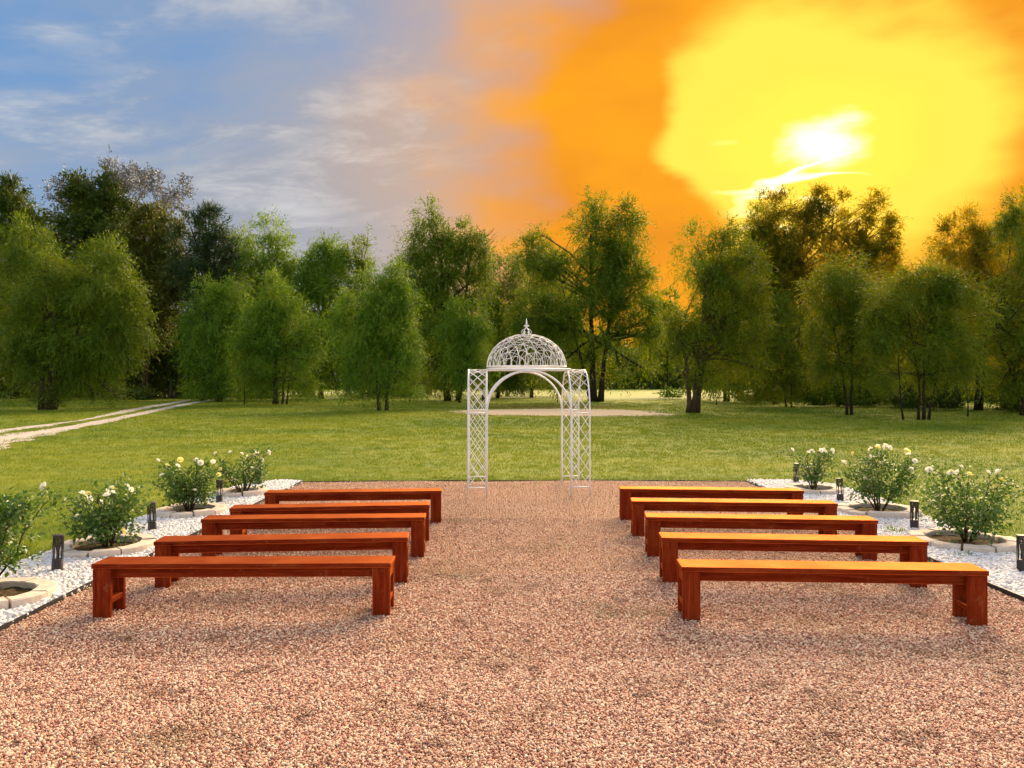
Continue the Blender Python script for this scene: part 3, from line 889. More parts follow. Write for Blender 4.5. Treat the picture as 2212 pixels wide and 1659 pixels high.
tree('willow_tree', 'slim willow on two thin spreading stems on the right lawn edge', (18.47, 42.08),
     [(-1.0, 6.4, 1.6, 1.9), (.5, 6.9, 1.5, 1.65), (-.4, 4.4, 2.3, 1.7), (1.1, 5.2, 1.2, 1.5)], [(-.1, -1.1, 6.2, .09), (.12, .5, 6.6, .10)], M_WILLOW_GLOW, 122, M_BARK_D, **WIL)
tree('willow_tree', 'dense round willow with several fanned stems nearest on the right', (19.87, 37.13),
     [(-.1, 6.3, 1.8, 1.6), (-1.4, 5.0, 1.6, 1.7), (1.6, 5.0, 1.5, 1.7), (.1, 3.7, 2.7, 1.25)],
     [(0, .1, 5.6, .10), (-.2, -1.0, 5.2, .08), (.25, 1.2, 5.2, .08), (-1.0, -1.5, 4.4, .06)], M_WILLOW_GLOW, 123, M_BARK_D, **WIL)
tree('backlit_tree', 'orange-tipped tree behind the round willow near the right edge', (29.4, 48.6),
     [(-1.0, 10.9, 1.5, 1.65), (.6, 10.1, 1.75, 1.85), (-1.5, 8.4, 1.7, 1.85), (1.2, 7.2, 2.0, 2.4), (0, 4.8, 2.3, 2.1)], [(0, -.1, 10, .17), (.3, .9, 9, .12)], M_BACKLIT, 124, M_BARK_D, k=.8, droop=.45, strand=.7, leaf=(.21, .07))
tree('willow_tree', 'dark willow with a crooked leaning trunk at the right picture edge', (27.33, 42.08),
     [(.4, 9.9, 1.3, 1.65), (1.3, 7.7, 1.6, 1.9), (-.1, 5.5, 1.6, 1.7), (1.1, 3.6, 2.0, 1.5)], [(.6, -1.1, 4.4, .16), (.6, 1.2, 9.4, .14)], M_WILLOW_GLOW, 125, M_BARK_D, **WIL)

# --- trees filling the wall between the front ones
for i, (p, lb, tr_, mt, lab) in enumerate([
    ((-34.5, 92.0), [(0, 15.0, 3.6, 4.2), (-2, 9.5, 4.2, 4.4), (2.6, 8.5, 3.6, 4.4)], [(0, .3, 15, .28)], M_FOREST, 'dark tree filling the wood behind the pine'),
    ((-55.0, 88.0), [(0, 16.5, 4.0, 4.6), (2.6, 10.0, 4.4, 5.0), (-3, 8.0, 4, 5)], [(0, .3, 16, .3)], M_FOREST, 'dark tree deep in the wood at the far left'),
    ((-12.2, 88.0), [(0, 11.0, 2.8, 3.2), (1.8, 7.5, 3.2, 3.4), (-1.8, 6.0, 3.0, 3.2)], [(0, .2, 11, .2)], M_WILLOW, 'green tree filling the gap left of the double-trunked willow'),
    ((2.2, 86.0), [(0, 13.2, 3.0, 3.2), (2.0, 9.0, 3.4, 3.8), (-1.6, 6.4, 3.0, 3.2)], [(0, .2, 13, .22)], M_WILLOW, 'green tree filling the gap left of the broad dark willow'),
    ((19.4, 70.0), [(0, 11.0, 2.6, 3.0), (2.0, 9.0, 3.2, 3.2), (-.6, 6.6, 3.0, 2.6), (2.4, 5.6, 3.0, 2.4)], [(0, .2, 11, .18), (.3, 1.4, 9, .12)], M_WILLOW_GLOW, 'shaded tree between the V-trunked willow and the tallest right tree'),
    ((21.0, 61.5), [(0, 13.4, 2.3, 2.9), (-1.8, 10.6, 2.5, 2.9), (1.2, 10.0, 2.4, 2.7), (0, 7.2, 2.6, 2.2), (-2.4, 12.2, 1.4, 2.0)], [(0, .1, 13.5, .2)], M_WILLOW_GLOW, 'olive tree leaning against the left side of the tallest right tree'),
    ((29.8, 63.0), [(0, 10.2, 2.6, 2.4), (-2.0, 8.0, 2.6, 2.6), (2.0, 7.6, 2.6, 2.8), (0, 5.0, 3.4, 2.2)], [(0, .2, 10, .18)], M_WILLOW_GLOW, 'green tree behind the slim two-stemmed willow'),
    ((31.5, 56.0), [(0, 9.0, 2.2, 2.6), (-1.6, 6.6, 2.2, 2.6), (1.8, 6.2, 2.4, 2.8), (0, 4.0, 3.0, 1.8)], [(0, .2, 9, .16)], M_WILLOW_GLOW, 'green tree behind the round right willow'),
    ((36.2, 54.0), [(0, 12.6, 2.2, 2.6), (-1.6, 9.4, 2.2, 2.6), (1.8, 8.2, 2.4, 2.8), (0, 5.0, 3.0, 2.4)], [(0, .2, 12, .2)], M_BACKLIT, 'tall backlit tree at the right picture edge')]):
    tree('filling_tree', lab, p, lb, tr_, mt, 300 + i, M_BARK_D, group='trees filling the tree line', k=.9, **WIL)


def undergrowth(name, label, x0, x1, y0, y1, top, n, mat, seed):
    rg = np.random.default_rng(seed)
    x = rg.uniform(x0, x1, n); y = rg.uniform(y0, y1, n)
    tp = top * (.72 + .28 * np.sin(x * .5 + seed) * np.sin(x * .21) + .22 * np.sin(x * 1.7 + y))
    P = np.stack([x, y, np.abs(tp) * rg.uniform(0, 1, n)], 1)
    d = rg.normal(size=(n, 3)); d /= np.linalg.norm(d, axis=1)[:, None]
    sd = np.cross(d, rg.normal(size=(n, 3))); sd /= np.linalg.norm(sd, axis=1)[:, None]
    V = np.stack([P - sd * .09, P + sd * .09, P + d * .34], 1)
    tag(link(name, tri_mesh(name, V, 3, mat, rg.random(n))), label, 'undergrowth', kind='stuff')


undergrowth('undergrowth', 'dark undergrowth filling the edge of the wood on the left', -78, -27, 85, 93, 6.5, 60000, M_FOREST, 4)
undergrowth('undergrowth', 'green undergrowth behind the trunks on the right', 24, 62, 70, 77, 5.2, 60000, M_WILLOW_GLOW, 6)

# --- trees just beyond the right edge and a far row behind, one crown shared by several
far_defs = [((-58, 96), 1.1, 'far tree at the left end of the background row'), ((-33, 100), 1.0, 'far tree behind the brownish olive tree'),
            ((-22, 104), .95, 'far tree behind the twin-topped willow'), ((-11, 101), 1.0, 'far tree behind the narrow pointed willow'),
            ((-3, 106), 1.05, 'far tree behind the dome of the arch'), ((6, 100), .9, 'far tree behind the broad dark willow'),
            ((29, 98), .95, 'far tree behind the V-trunked willow'), ((37, 92), 1.0, 'far tree behind the tallest right tree'),
            ((46, 95), .95, 'far tree behind the slim two-stemmed willow'), ((54, 90), 1.05, 'far tree behind the round right willow'),
            ((62, 94), 1.1, 'far tree at the right end of the background row')]
proto = None
for i, (p, sc, lab) in enumerate(far_defs):
    if i % 3 == 0:
        proto = tree('far_tree', lab, p, [(0, 9.6, 3.4, 2.6), (-2.2, 7.4, 3.0, 2.6), (2.3, 7.0, 3.0, 2.7), (0, 5.2, 4.4, 2.2)], [(0, .3, 9, .22), (.3, 1.8, 8, .16)],
                     M_FOREST if i < 3 else (M_WILLOW if i < 6 else M_WILLOW_GLOW), 140 + i, M_BARK_D, group='far trees in the background row', **RND)
        o = proto
    else:
        o = copy_tree(proto); o['label'] = lab
        o.location = (p[0], p[1], 0); o.rotation_euler = (0, 0, i * 1.3)
    o.scale = (sc * 1.05, sc, sc)

# --- the far wood that closes the view, one mass
def far_wood():
    rg = np.random.default_rng(77); n = 150000
    x = rg.uniform(-190, 230, n); y = rg.uniform(165, 190, n)
    top = 9.5 + 2.2 * np.sin(x * .11) + 1.6 * np.sin(x * .31 + 1) + 1.2 * np.sin(x * .83 + 2) + 3.0 * (x < -20)
    P = np.stack([x, y, top * rg.uniform(0, 1, n)], 1)
    d = rg.normal(size=(n, 3)); d /= np.linalg.norm(d, axis=1)[:, None]
    sd = np.cross(d, rg.normal(size=(n, 3))); sd /= np.linalg.norm(sd, axis=1)[:, None]
    V = np.stack([P - sd * .3, P + sd * .3, P + d * .9], 1)
    o = link('far_wood', tri_mesh('far_wood', V, 3, M_FOREST, rg.random(n)))
    tag(o, 'dense far-off wood closing the view behind the trees', 'wood', kind='stuff')


far_wood()

# --- saplings and shrubs
for i, (p, h, lab) in enumerate([((18.48, 71.7), 3.4, 'thin sapling standing in the bright meadow gap'), ((15.6, 58.6), 3.0, 'leaning sapling just right of the V-trunked willow'),
                                 ((-9.13, 68.6), 2.8, 'thin sapling between the feathery willow and the double-trunked one'), ((-21.12, 60.7), 4.2, 'thin sapling left of the weeping willow by the track'),
                                 ((3.9, 66.0), 3.0, 'thin sapling seen through the opening of the arch'), ((24.0, 40.5), 4.2, 'straight thin sapling right of the round willow')]):
    tree('sapling', lab, p, [(0, h * .78, .7, h * .24), (.3, h * .6, .6, h * .2)], [(0, .12, h, .045)], M_WILLOW, 200 + i, M_BARK_D, group='saplings along the tree line', limbs=False, k=.7, **dict(WIL, skirt=False))

shrubs = [((-49, 68), 1.7, M_WILLOW, 'bright low bush at the left picture edge under the dark trees'), ((-40.5, 67.5), 1.2, M_FOREST, 'dark low bush left of the big willow trunk'),
          ((-34.5, 70), 1.3, M_FOREST, 'low dark bush in the shade behind the big left willow'), ((-29, 72.5), 1.4, M_WILLOW, 'weedy green bush where the wood meets the track'),
          ((-24.6, 73.5), 1.3, M_WILLOW_B, 'pale weedy bush behind the sapling by the track'), ((20.8, 66), 1.6, M_WILLOW, 'green bush at the right end of the bright meadow gap'),
          ((23.4, 55), 1.7, M_WILLOW, 'bush at the foot of the tallest right tree'), ((26.2, 55.5), 1.9, M_WILLOW, 'bush behind the slim two-stemmed willow'),
          ((26.8, 49), 1.6, M_FOREST, 'dark bush behind the round right willow'), ((30.5, 46), 1.5, M_FOREST, 'dark bush at the foot of the orange-tipped tree'),
          ((33.5, 48), 1.9, M_WILLOW, 'bush at the right picture edge behind the crooked trunk'), ((16.6, 80), .8, M_WILLOW_B, 'small far bush in the sunny gap'),
          ((-13.5, 84), 1.6, M_FOREST, 'dark bush far behind the feathery willow')]
for i, (p, h, mt, lab) in enumerate(shrubs):
    tree('shrub', lab, p, [(0, h * .5, h * 1.1, h * .5), (-h * .9, h * .4, h * .8, h * .4), (h * .9, h * .42, h * .9, h * .42)], [(0, .1, h * .7, .04), (-.2, -.7, h * .6, .03)],
         mt, 230 + i, M_BARK_D, group='bushes along the tree line', limbs=False, **dict(RND, droop=.3))

# --- a dead snag
sn = empty('dead_snag', (-2.7, 72.5, 0)); tag(sn, 'bare dead twigs sticking up right of the double-trunked willow top', 'tree')
mb = MB(); pr = random.Random(5)
mb.tube([(0, 0, -.05), (.1, 0, 6), (.25, .1, 12), (.1, .2, 16.2)], [.16, .12, .08, .03], 6)
for i in range(16):
    z = pr.uniform(11.5, 15.8); a = pr.uniform(-.3, 3.4); L = pr.uniform(.5, 1.4)
    x = .12 + math.cos(a) * L
    mb.tube([(.15, .1, z), (.15 + math.cos(a) * L * .5, .1 + pr.uniform(-.3, .3), z + .35 * L), (x, pr.uniform(-.4, .4), z + .95 * L)], [.04, .028, .012], 4)
mb.build('trunk', M_BARK_G, sn)

# ------------------------------------------------------------------ the white arch
def build_arch():
    root = empty('wedding_arch', (0.25, 13.25, 0.008), R(2.3))
    tag(root, 'white metal wedding arch with lattice sides and a wire dome', 'garden arch')
    a, w, dp = 0.69, 0.305, 0.72           # half opening, side width, half depth
    zs, rt, rw = 1.36, 0.0138, 0.0052       # springing height, tube and wire radius

    def U(x):                               # front post, over, back post
        p = [(x, -dp, -.06), (x, -dp, .5), (x, -dp, 1.0)]
        for i in range(25):
            t = math.pi * i / 24
            p.append((x, -dp * math.cos(t), zs + dp * math.sin(t)))
        return p + [(x, dp, 1.0), (x, dp, .5), (x, dp, -.06)]
    for sx in (-1, 1):
        for x in (a, a + w):
            mb = MB(); mb.tube(U(sx * x), rt if x == a else rt * .86, 8); mb.build('side_hoop', M_WHITE, root)
        for sy in (-1, 1):
            for z in (.15, zs):
                mb = MB(); mb.tube([(sx * a, sy * dp, z), (sx * (a + w), sy * dp, z)], .011, 6); mb.build('cross_rail', M_WHITE, root)
        for y in (-.25, .25):
            zz = zs + math.sqrt(dp * dp - y * y)
            mb = MB(); mb.tube([(sx * a, y, zz), (sx * (a + w), y, zz)], .008, 6); mb.build('cross_rail', M_WHITE, root)
        # lattice wound over front, top and back; s runs along the hoop
        straight = zs - .15; arc = math.pi * dp; tot = 2 * straight + arc

        def on(s, x):
            if s < straight: return (x, -dp, .15 + s)
            if s < straight + arc:
                t = (s - straight) / dp
                return (x, -dp * math.cos(t), zs + dp * math.sin(t))
            return (x, dp, zs - (s - straight - arc))
        for (s0, s1, name) in ((0, straight, 'lattice_panel'), (straight, straight + arc, 'lattice_vault'), (straight + arc, tot, 'lattice_panel')):
            mb = MB()
            cell = (s1 - s0) / round((s1 - s0) / .235)
            for sg in (-1, 1):
                k0 = -2
                while k0 * cell < (s1 - s0) + cell:
                    for ph in (0, ):
                        b = s0 + k0 * cell
                        pth = []
                        for i in range(13):
                            u = i / 12
                            s = b + 2 * cell * u * .95
                            if s0 <= s <= s1:
                                xx = a + w * (u if sg > 0 else 1 - u)
                                pth.append(on(s, sx * xx))
                        if len(pth) > 1: mb.tube(pth, rw, 5)
                    k0 += 1
            mb.build(name, M_WHITE, root)
    for sy in (-1, 1):
        p = [(-a, sy * (dp + .02), -.06), (-a, sy * (dp + .02), .7)]
        for i in range(29):
            t = math.pi * i / 28
            p.append((-a * math.cos(t), sy * (dp + .02), zs + a * math.sin(t)))
        p += [(a, sy * (dp + .02), .7), (a, sy * (dp + .02), -.06)]
        mb = MB(); mb.tube(p, .0175, 8); mb.build('opening_arch', M_WHITE, root)
        mb = MB(); mb.box((0, sy * (dp + .0), zs + a + .02), (.16, .05, .04), .006); mb.build('bracket', M_WHITE, root)
    # dome
    zr, rd, hz = 2.085, 0.685, 0.565
    mb = MB()
    ring = lambda r, z, n=48: [(r * math.cos(2 * math.pi * i / n), r * math.sin(2 * math.pi * i / n), z) for i in range(n)]
    mb.tube(ring(rd, zr), .013, 6, closed=True); mb.tube(ring(rd, zr + .045), .011, 6, closed=True)
    dome_ring = mb.build('dome_ring', M_WHITE, root)
    for sx in (-1, 1):
        mb = MB(); mb.tube([(sx * rd, -dp, zr - .012), (sx * rd, dp, zr - .012)], .011, 6); mb.build('dome_rail', M_WHITE, root)
    for sy in (-1, 1):
        mb = MB(); mb.tube([(-rd, sy * (dp - .0), zr - .010), (rd, sy * (dp - .0), zr - .010)], .014, 6); mb.build('dome_rail', M_WHITE, root)
    mb = MB()
    for j in range(8):
        ph = math.pi * (2 * j + 1) / 8 + .06
        cx, sx_ = math.cos(ph), math.sin(ph)
        for al in (16, 28, 40, 52, 64, 76):
            al = R(al); t, rr = math.cos(al), math.sin(al)
            pth = []
            for i in range(17):
                b = math.pi * i / 16
                e, z = rr * math.cos(b), rr * math.sin(b)
                pth.append((rd * (t * cx - e * sx_), rd * (t * sx_ + e * cx), zr + .045 + hz * z))
            mb.tube(pth, .0040, 4, False)
    mb.build('dome_lattice', M_WHITE, dome_ring)
    # finial
    zt = zr + .045 + hz
    mb = MB()
    mb.lathe([(.001, .125), (.012, .13), (.016, .15), (.026, .160), (.012, .172), (.010, .19), (.018, .205), (.011, .215), (.013, .235), (.006, .265), (.001, .30)], 10, (0, 0, zt - .03))
    mb.build('finial_spike', M_WHITE, dome_ring)
    for j in range(6):
        th = 2 * math.pi * j / 6
        prof = [(.045, -.02), (.075, .0), (.088, .035), (.070, .065), (.035, .085), (.014, .105), (.010, .125), (.022, .145), (.038, .150), (.044, .138), (.036, .126)]
        mb = MB(); mb.tube([(r * math.cos(th), r * math.sin(th), zt + z) for r, z in prof], .0055, 5)
        mb.tube([(r * math.cos(th), r * math.sin(th), zt + z) for r, z in [(.075, .0), (.055, .012), (.045, .032), (.056, .044), (.064, .032)]], .0045, 5)
        mb.build('finial_scroll', M_WHITE, dome_ring)


build_arch()

# ------------------------------------------------------------------ benches
BENCH_H = 0.428


def bench_proto(L):
    root = empty('bench')
    D = .27; h = BENCH_H; th = .038
    mb = MB(); mb.box((L / 2, D / 2, h - th / 2), (L, D, th), .004); mb.build('seat', M_WOOD, root)
    for x in (.008 + .07, L - .008 - .07):
        for y in (.008 + .019, D - .008 - .019):
            mb = MB(); mb.box((x, y, (h - th - .001) / 2 - .004), (.14, .038, h - th - .001 + .008), .003); mb.build('leg', M_WOOD_Z, root)
    for x in (.008 + .07, L - .008 - .07):
        mb = MB(); mb.box((x, D / 2, h - th - .047), (.128, D - .096, .090), .003); mb.build('end_rail', M_WOOD, root)
        mb = MB(); mb.box((x, D / 2, .128), (.128, D - .096, .042), .003); mb.build('stretcher', M_WOOD, root)
    mb = MB(); mb.box((L / 2, .105, h - th - .0475), (L - .288, .038, .086), .003); mb.build('apron', M_WOOD, root)
    return root


ben = bench_proto(2.36)
first = True
rows = [
    [((-3.349, 6.115), (-0.970, 6.15), 'frontmost bench on the left, nearest the camera'), ((-3.252, 6.97), (-0.970, 7.16), 'second left bench from the camera, red-brown stained wood'),
     ((-3.277, 8.09), (-0.933, 8.22), 'middle bench of the five on the left'), ((-3.235, 8.79), (-0.967, 9.04), 'fourth left bench from the camera, close behind the middle one'),
     ((-3.231, 10.01), (-0.933, 10.19), 'hindmost bench on the left, nearest the white arch')],
    [((1.331, 6.027), (3.661, 5.896), 'frontmost bench on the right with an amber shine on its seat'), ((1.393, 7.148), (3.775, 6.964), 'second right bench from the camera, seat shining yellow'),
     ((1.441, 8.235), (3.829, 8.034), 'middle bench of the five on the right'), ((1.453, 9.316), (3.873, 9.131), 'fourth right bench from the camera, behind the middle one'),
     ((1.459, 10.386), (3.874, 10.196), 'hindmost bench on the right, nearest the white arch')]]
for row, g in zip(rows, ('benches left of the gravel aisle', 'benches right of the gravel aisle')):
    for (p, q, lab) in row:
        o = ben if first else copy_tree(ben); first = False
        o.location = (p[0], p[1], .010)
        o.rotation_euler = (0, 0, math.atan2(q[1] - p[1], q[0] - p[0]))
        o.scale = (math.hypot(q[0] - p[0], q[1] - p[1]) / 2.36, 1, 1)
        tag(o, lab, 'bench', g)

# ------------------------------------------------------------------ edging strips
def strip(name, path, label, h=.055, th=.012):
    mb = MB(); V = []; F = []
    rg = random.Random(len(path) + int(path[0][0] * 10))
    P = []
    for i in range(len(path) - 1):
        for k in range(10):
            t = k / 10; P.append((path[i][0] * (1 - t) + path[i + 1][0] * t, path[i][1] * (1 - t) + path[i + 1][1] * t))
    P.append(path[-1])
    for i, (x, y) in enumerate(P):
        a, b = P[max(0, i - 1)], P[min(len(P) - 1, i + 1)]
        dx, dy = b[0] - a[0], b[1] - a[1]; l = math.hypot(dx, dy)
        nx, ny = -dy / l * th / 2, dx / l * th / 2
        x += rg.uniform(-.006, .006); hh = h + rg.uniform(-.006, .006)
        V += [(x - nx, y - ny, -.02), (x + nx, y + ny, -.02), (x + nx, y + ny, hh), (x - nx, y - ny, hh)]
        if i:
            b0 = 4 * (i - 1)
            F += [(b0 + j, b0 + (j + 1) % 4, b0 + 4 + (j + 1) % 4, b0 + 4 + j) for j in range(4)]
    mb.add(V, F)
    o = mb.build(name, M_EDGE); tag(o, label, 'edging')


strip('edging_strip', [(-3.865, 1.0), (-3.86, 7.0), (-3.865, 14.26)], 'black edging strip between the left white stones and the gravel')
strip('edging_strip', [(4.365, 1.0), (4.37, 7.0), (4.405, 14.36)], 'black edging strip between the right white stones and the gravel')
strip('edging_strip', [(-3.86, 14.29), (-2.4, 14.42), (-.6, 14.46), (1.2, 14.52), (3.0, 14.48), (4.40, 14.38)], 'dark edging line where the gravel meets the lawn behind the arch', .028)

# ------------------------------------------------------------------ rose beds: stone rings, soil, roses
def stone_mesh(ri, ro, n, seed):
    rg = random.Random(seed)
    half = math.pi / n - .014
    mb = MB(); V = []; F = []
    m = 5; h = .085
    top = .010
    for i in range(m):
        t = -half + 2 * half * i / (m - 1)
        c, s = math.cos(t), math.sin(t)
        e = top * 1.0
        lip = 1.0
        V += [(ri * c, ri * s, -.01), (ri * c, ri * s, h - top), ((ri + e) * c, (ri + e) * s, h + rg.uniform(-.003, .003)),
              ((ro - e) * c, (ro - e) * s, h + rg.uniform(-.003, .003)), (ro * c, ro * s, h - top), (ro * (1 + rg.uniform(-.01, .012)) * c, ro * s, -.01)]
    k = 6
    for i in range(m - 1):
        for j in range(k - 1):
            F.append((i * k + j, (i + 1) * k + j, (i + 1) * k + j + 1, i * k + j + 1))
    F.append(tuple(range(k))); F.append(tuple((m - 1) * k + j for j in range(k))[::-1])
    mb.add(V, F)
    me = mb.mesh('edging_stone'); me.materials.append(M_STONE)
    return me


def rose_bed(x, y, ro, n, label, seed):
    root = empty('rose_bed', (x, y, .028)); tag(root, label, 'flower bed', 'stone-ringed rose beds')
    ri = ro - .155
    rg = random.Random(seed)
    ms = [stone_mesh(ri, ro, n, seed + q) for q in range(2)]
    for i in range(n):
        o = link('edging_stone', ms[i % 2], root)
        o.rotation_euler = (rg.uniform(-.02, .02), rg.uniform(-.02, .02), 2 * math.pi * i / n + rg.uniform(-.012, .012) + seed)
        o.location = (rg.uniform(-.012, .012), rg.uniform(-.012, .012), rg.uniform(-.014, .010))
    V = []; F = []; nr, na = 7, 28
    V.append((0, 0, .03))
    for i in range(1, nr):
        for j in range(na):
            r = (ri + .03) * i / (nr - 1)
            V.append((r * math.cos(2 * math.pi * j / na), r * math.sin(2 * math.pi * j / na), .035 - .02 * i / nr + rg.uniform(-.010, .014)))
    for j in range(na): F.append((0, 1 + j, 1 + (j + 1) % na))
    for i in range(nr - 2):
        for j in range(na):
            a = 1 + i * na
            F.append((a + j, a + na + j, a + na + (j + 1) % na, a + (j + 1) % na))
    mb = MB(); mb.add(V, F, True); mb.build('soil', M_SOIL, root)


def flower_mesh(name, mat):
    mb = MB()
    for ring, (n, r, tilt, z) in enumerate(((6, .036, .35, .0), (5, .026, .95, .006), (4, .014, 1.3, .010))):
        for i in range(n):
            a = 2 * math.pi * i / n + ring * .5
            ca, sa = math.cos(a), math.sin(a); tx, ty = -sa, ca
            ct, st = math.cos(tilt), math.sin(tilt)
            w = r * .75
            pts = [(ca * .003, sa * .003, z), (ca * r * .6 * ct + tx * w * .75, sa * r * .6 * ct + ty * w * .75, z + r * .6 * st),
                   (ca * r * ct * 1.0 + tx * w * .45, sa * r * ct + ty * w * .45, z + r * st), (ca * r * ct * 1.05 - tx * w * .45, sa * r * ct * 1.05 - ty * w * .45, z + r * st * .97),
                   (ca * r * .6 * ct - tx * w * .75, sa * r * .6 * ct - ty * w * .75, z + r * .6 * st)]
            mb.add(pts, [(0, 1, 2, 3, 4)], True)
    me = mb.mesh(name); me.materials.append(mat)
    return me


FLOWER = flower_mesh('flower', M_PETAL); FLOWER_Y = flower_mesh('flower', M_PETAL_Y)


def rose_bush(x, y, h, wd, nflow, label, seed, leaves=1500, dense=1.0, low=.18):
    root = empty('rose_bush', (x, y, .05)); tag(root, label, 'rose bush', 'rose bushes in the white stone beds')
    pr = random.Random(seed); rg = np.random.default_rng(seed)
    mb = MB(); ends = []; nodes = []
    for i in range(10):
        a = 2 * math.pi * i / 10 + pr.uniform(-.3, .3)
        rr = wd / 2 * pr.uniform(.25, .9); zt = h * pr.uniform(.62, .88) * (1 - .25 * (rr / (wd / 2)) ** 2)
        p = [(.02 * math.cos(a), .02 * math.sin(a), -.03)]
        for t in (.25, .5, .75, 1):
            p.append((rr * t ** .8 * math.cos(a) + pr.uniform(-.02, .02), rr * t ** .8 * math.sin(a) + pr.uniform(-.02, .02), zt * t))
        mb.tube(p, [.012, .010, .008, .006, .004], 5)
        nodes += [Vector(q) for q in p[2:]]
        for j in range(4):
            q = Vector(p[2 + j % 3]); b = a + pr.uniform(-1.2, 1.2)
            e = q + Vector((math.cos(b) * pr.uniform(.06, .18), math.sin(b) * pr.uniform(.06, .18), pr.uniform(.02, .16) * (1 if j else -.4)))
            mb.tube([q, q.lerp(e, .5) + Vector((0, 0, .02)), e], [.005, .004, .003], 4)
            nodes.append(e)
    tips = sorted(nodes, key=lambda v: -v.z)
    stems = []
    for i in range(nflow):
        if i < nflow * .6: b = tips[i % max(1, len(tips) // 3)]
        else: b = pr.choice(nodes)
        e = b + Vector((pr.uniform(-.12, .12), pr.uniform(-.12, .12), pr.uniform(.06, .24) if i < nflow * .6 else pr.uniform(.02, .07)))
        if e.z > h: e.z = h - pr.uniform(0, .05)
        mb.tube([b, b.lerp(e, .5) + Vector((pr.uniform(-.02, .02), 0, 0)), e], [.004, .003, .003], 4)
        stems.append(e)
    mb.build('stem', M_BARK, root)
    C = np.array([tuple(v) for v in nodes if v.z > h * low]); n = int(leaves * dense * 1.25)
    ci = rg.integers(0, len(C), n)
    wt = rg.uniform(.05, 1, len(C)) ** 1.6; ci = rg.choice(len(C), n, p=wt / wt.sum())
    P = C[ci] + rg.normal(size=(n, 3)) * np.array([.068, .068, .055]) * (wd / .85)
    P[:, 2] = np.maximum(P[:, 2], .05)
    outw = P - np.array([0, 0, h * .35]); outw /= np.linalg.norm(outw, axis=1)[:, None]
    d = outw * .7 + rg.normal(size=(n, 3)) * .7; d[:, 2] -= .15
    d /= np.linalg.norm(d, axis=1)[:, None]
    nrm = outw * .6 + np.array([0, 0, .8]) + rg.normal(size=(n, 3)) * .45
    sd = np.cross(d, nrm); sd /= np.linalg.norm(sd, axis=1)[:, None]
    l = rg.uniform(.030, .064, n)[:, None]; w = l * rg.uniform(.28, .40, n)[:, None]
    up = np.cross(sd, d)
    V = np.stack([P, P + d * l * .45 + sd * w + up * l * .12, P + d * l, P + d * l * .45 - sd * w + up * l * .12], 1)
    T = np.clip(.25 + .5 * rg.random(n) + .25 * (P[:, 2] / h - .4), 0, 1)
    V2 = np.concatenate([V[:, [0, 1, 2]], V[:, [0, 2, 3]]], 0)
    link('foliage', tri_mesh('foliage', V2, 3, M_ROSE, np.concatenate([T, T])), root)
    for i, e in enumerate(stems):
        o = link('flower', FLOWER_Y if pr.random() < .2 else FLOWER, root)
        o.location = e; s = pr.uniform(.85, 1.3); o.scale = (s, s, s)
        o.rotation_euler = (pr.uniform(-.9, .9) + .5, pr.uniform(-.8, .8), pr.uniform(0, 6.28))


rose_bed(-4.42, 6.55, .47, 9, 'stone ring bed cut by the left picture edge', 1)
rose_bed(-4.49, 8.51, .50, 10, 'stone ring bed beside the nearest left lantern', 2)
rose_bed(-4.52, 10.80, .48, 10, 'stone ring bed, third from the camera on the left', 3)
rose_bed(-4.42, 12.60, .42, 9, 'stone ring bed farthest back on the left', 4)
rose_bed(5.18, 8.80, .56, 11, 'largest stone ring bed, nearest on the right', 5)
rose_bed(5.16, 10.84, .54, 11, 'middle stone ring bed on the right', 6)
rose_bed(5.08, 12.93, .46, 9, 'stone ring bed farthest back on the right', 7)
rose_bush(-4.52, 6.58, .96, .84, 4, 'leafy rose bush with few blooms cut by the left picture edge', 31, 3000, 1.0, .12)
rose_bush(-4.49, 8.55, .64, .92, 19, 'low wide rose bush with many white blooms beside the nearest left lantern', 32, 2000)
rose_bush(-4.56, 10.86, .72, .84, 16, 'dense upright rose bush, third from the camera on the left', 33, 2000)
rose_bush(-4.40, 12.60, .68, .86, 17, 'small sparse rose bush with white blooms farthest back on the left', 34, 1000)
rose_bush(5.22, 8.82, .84, 1.08, 16, 'spreading rose bush nearest on the right', 35, 2000, 1.0, .25)
rose_bush(5.18, 10.84, .94, .86, 20, 'tall rose bush with pale yellow blooms on top, middle on the right', 36, 1800, 1.0, .22)
rose_bush(5.08, 12.93, .70, .84, 16, 'thin airy rose bush farthest back on the right', 37, 750)

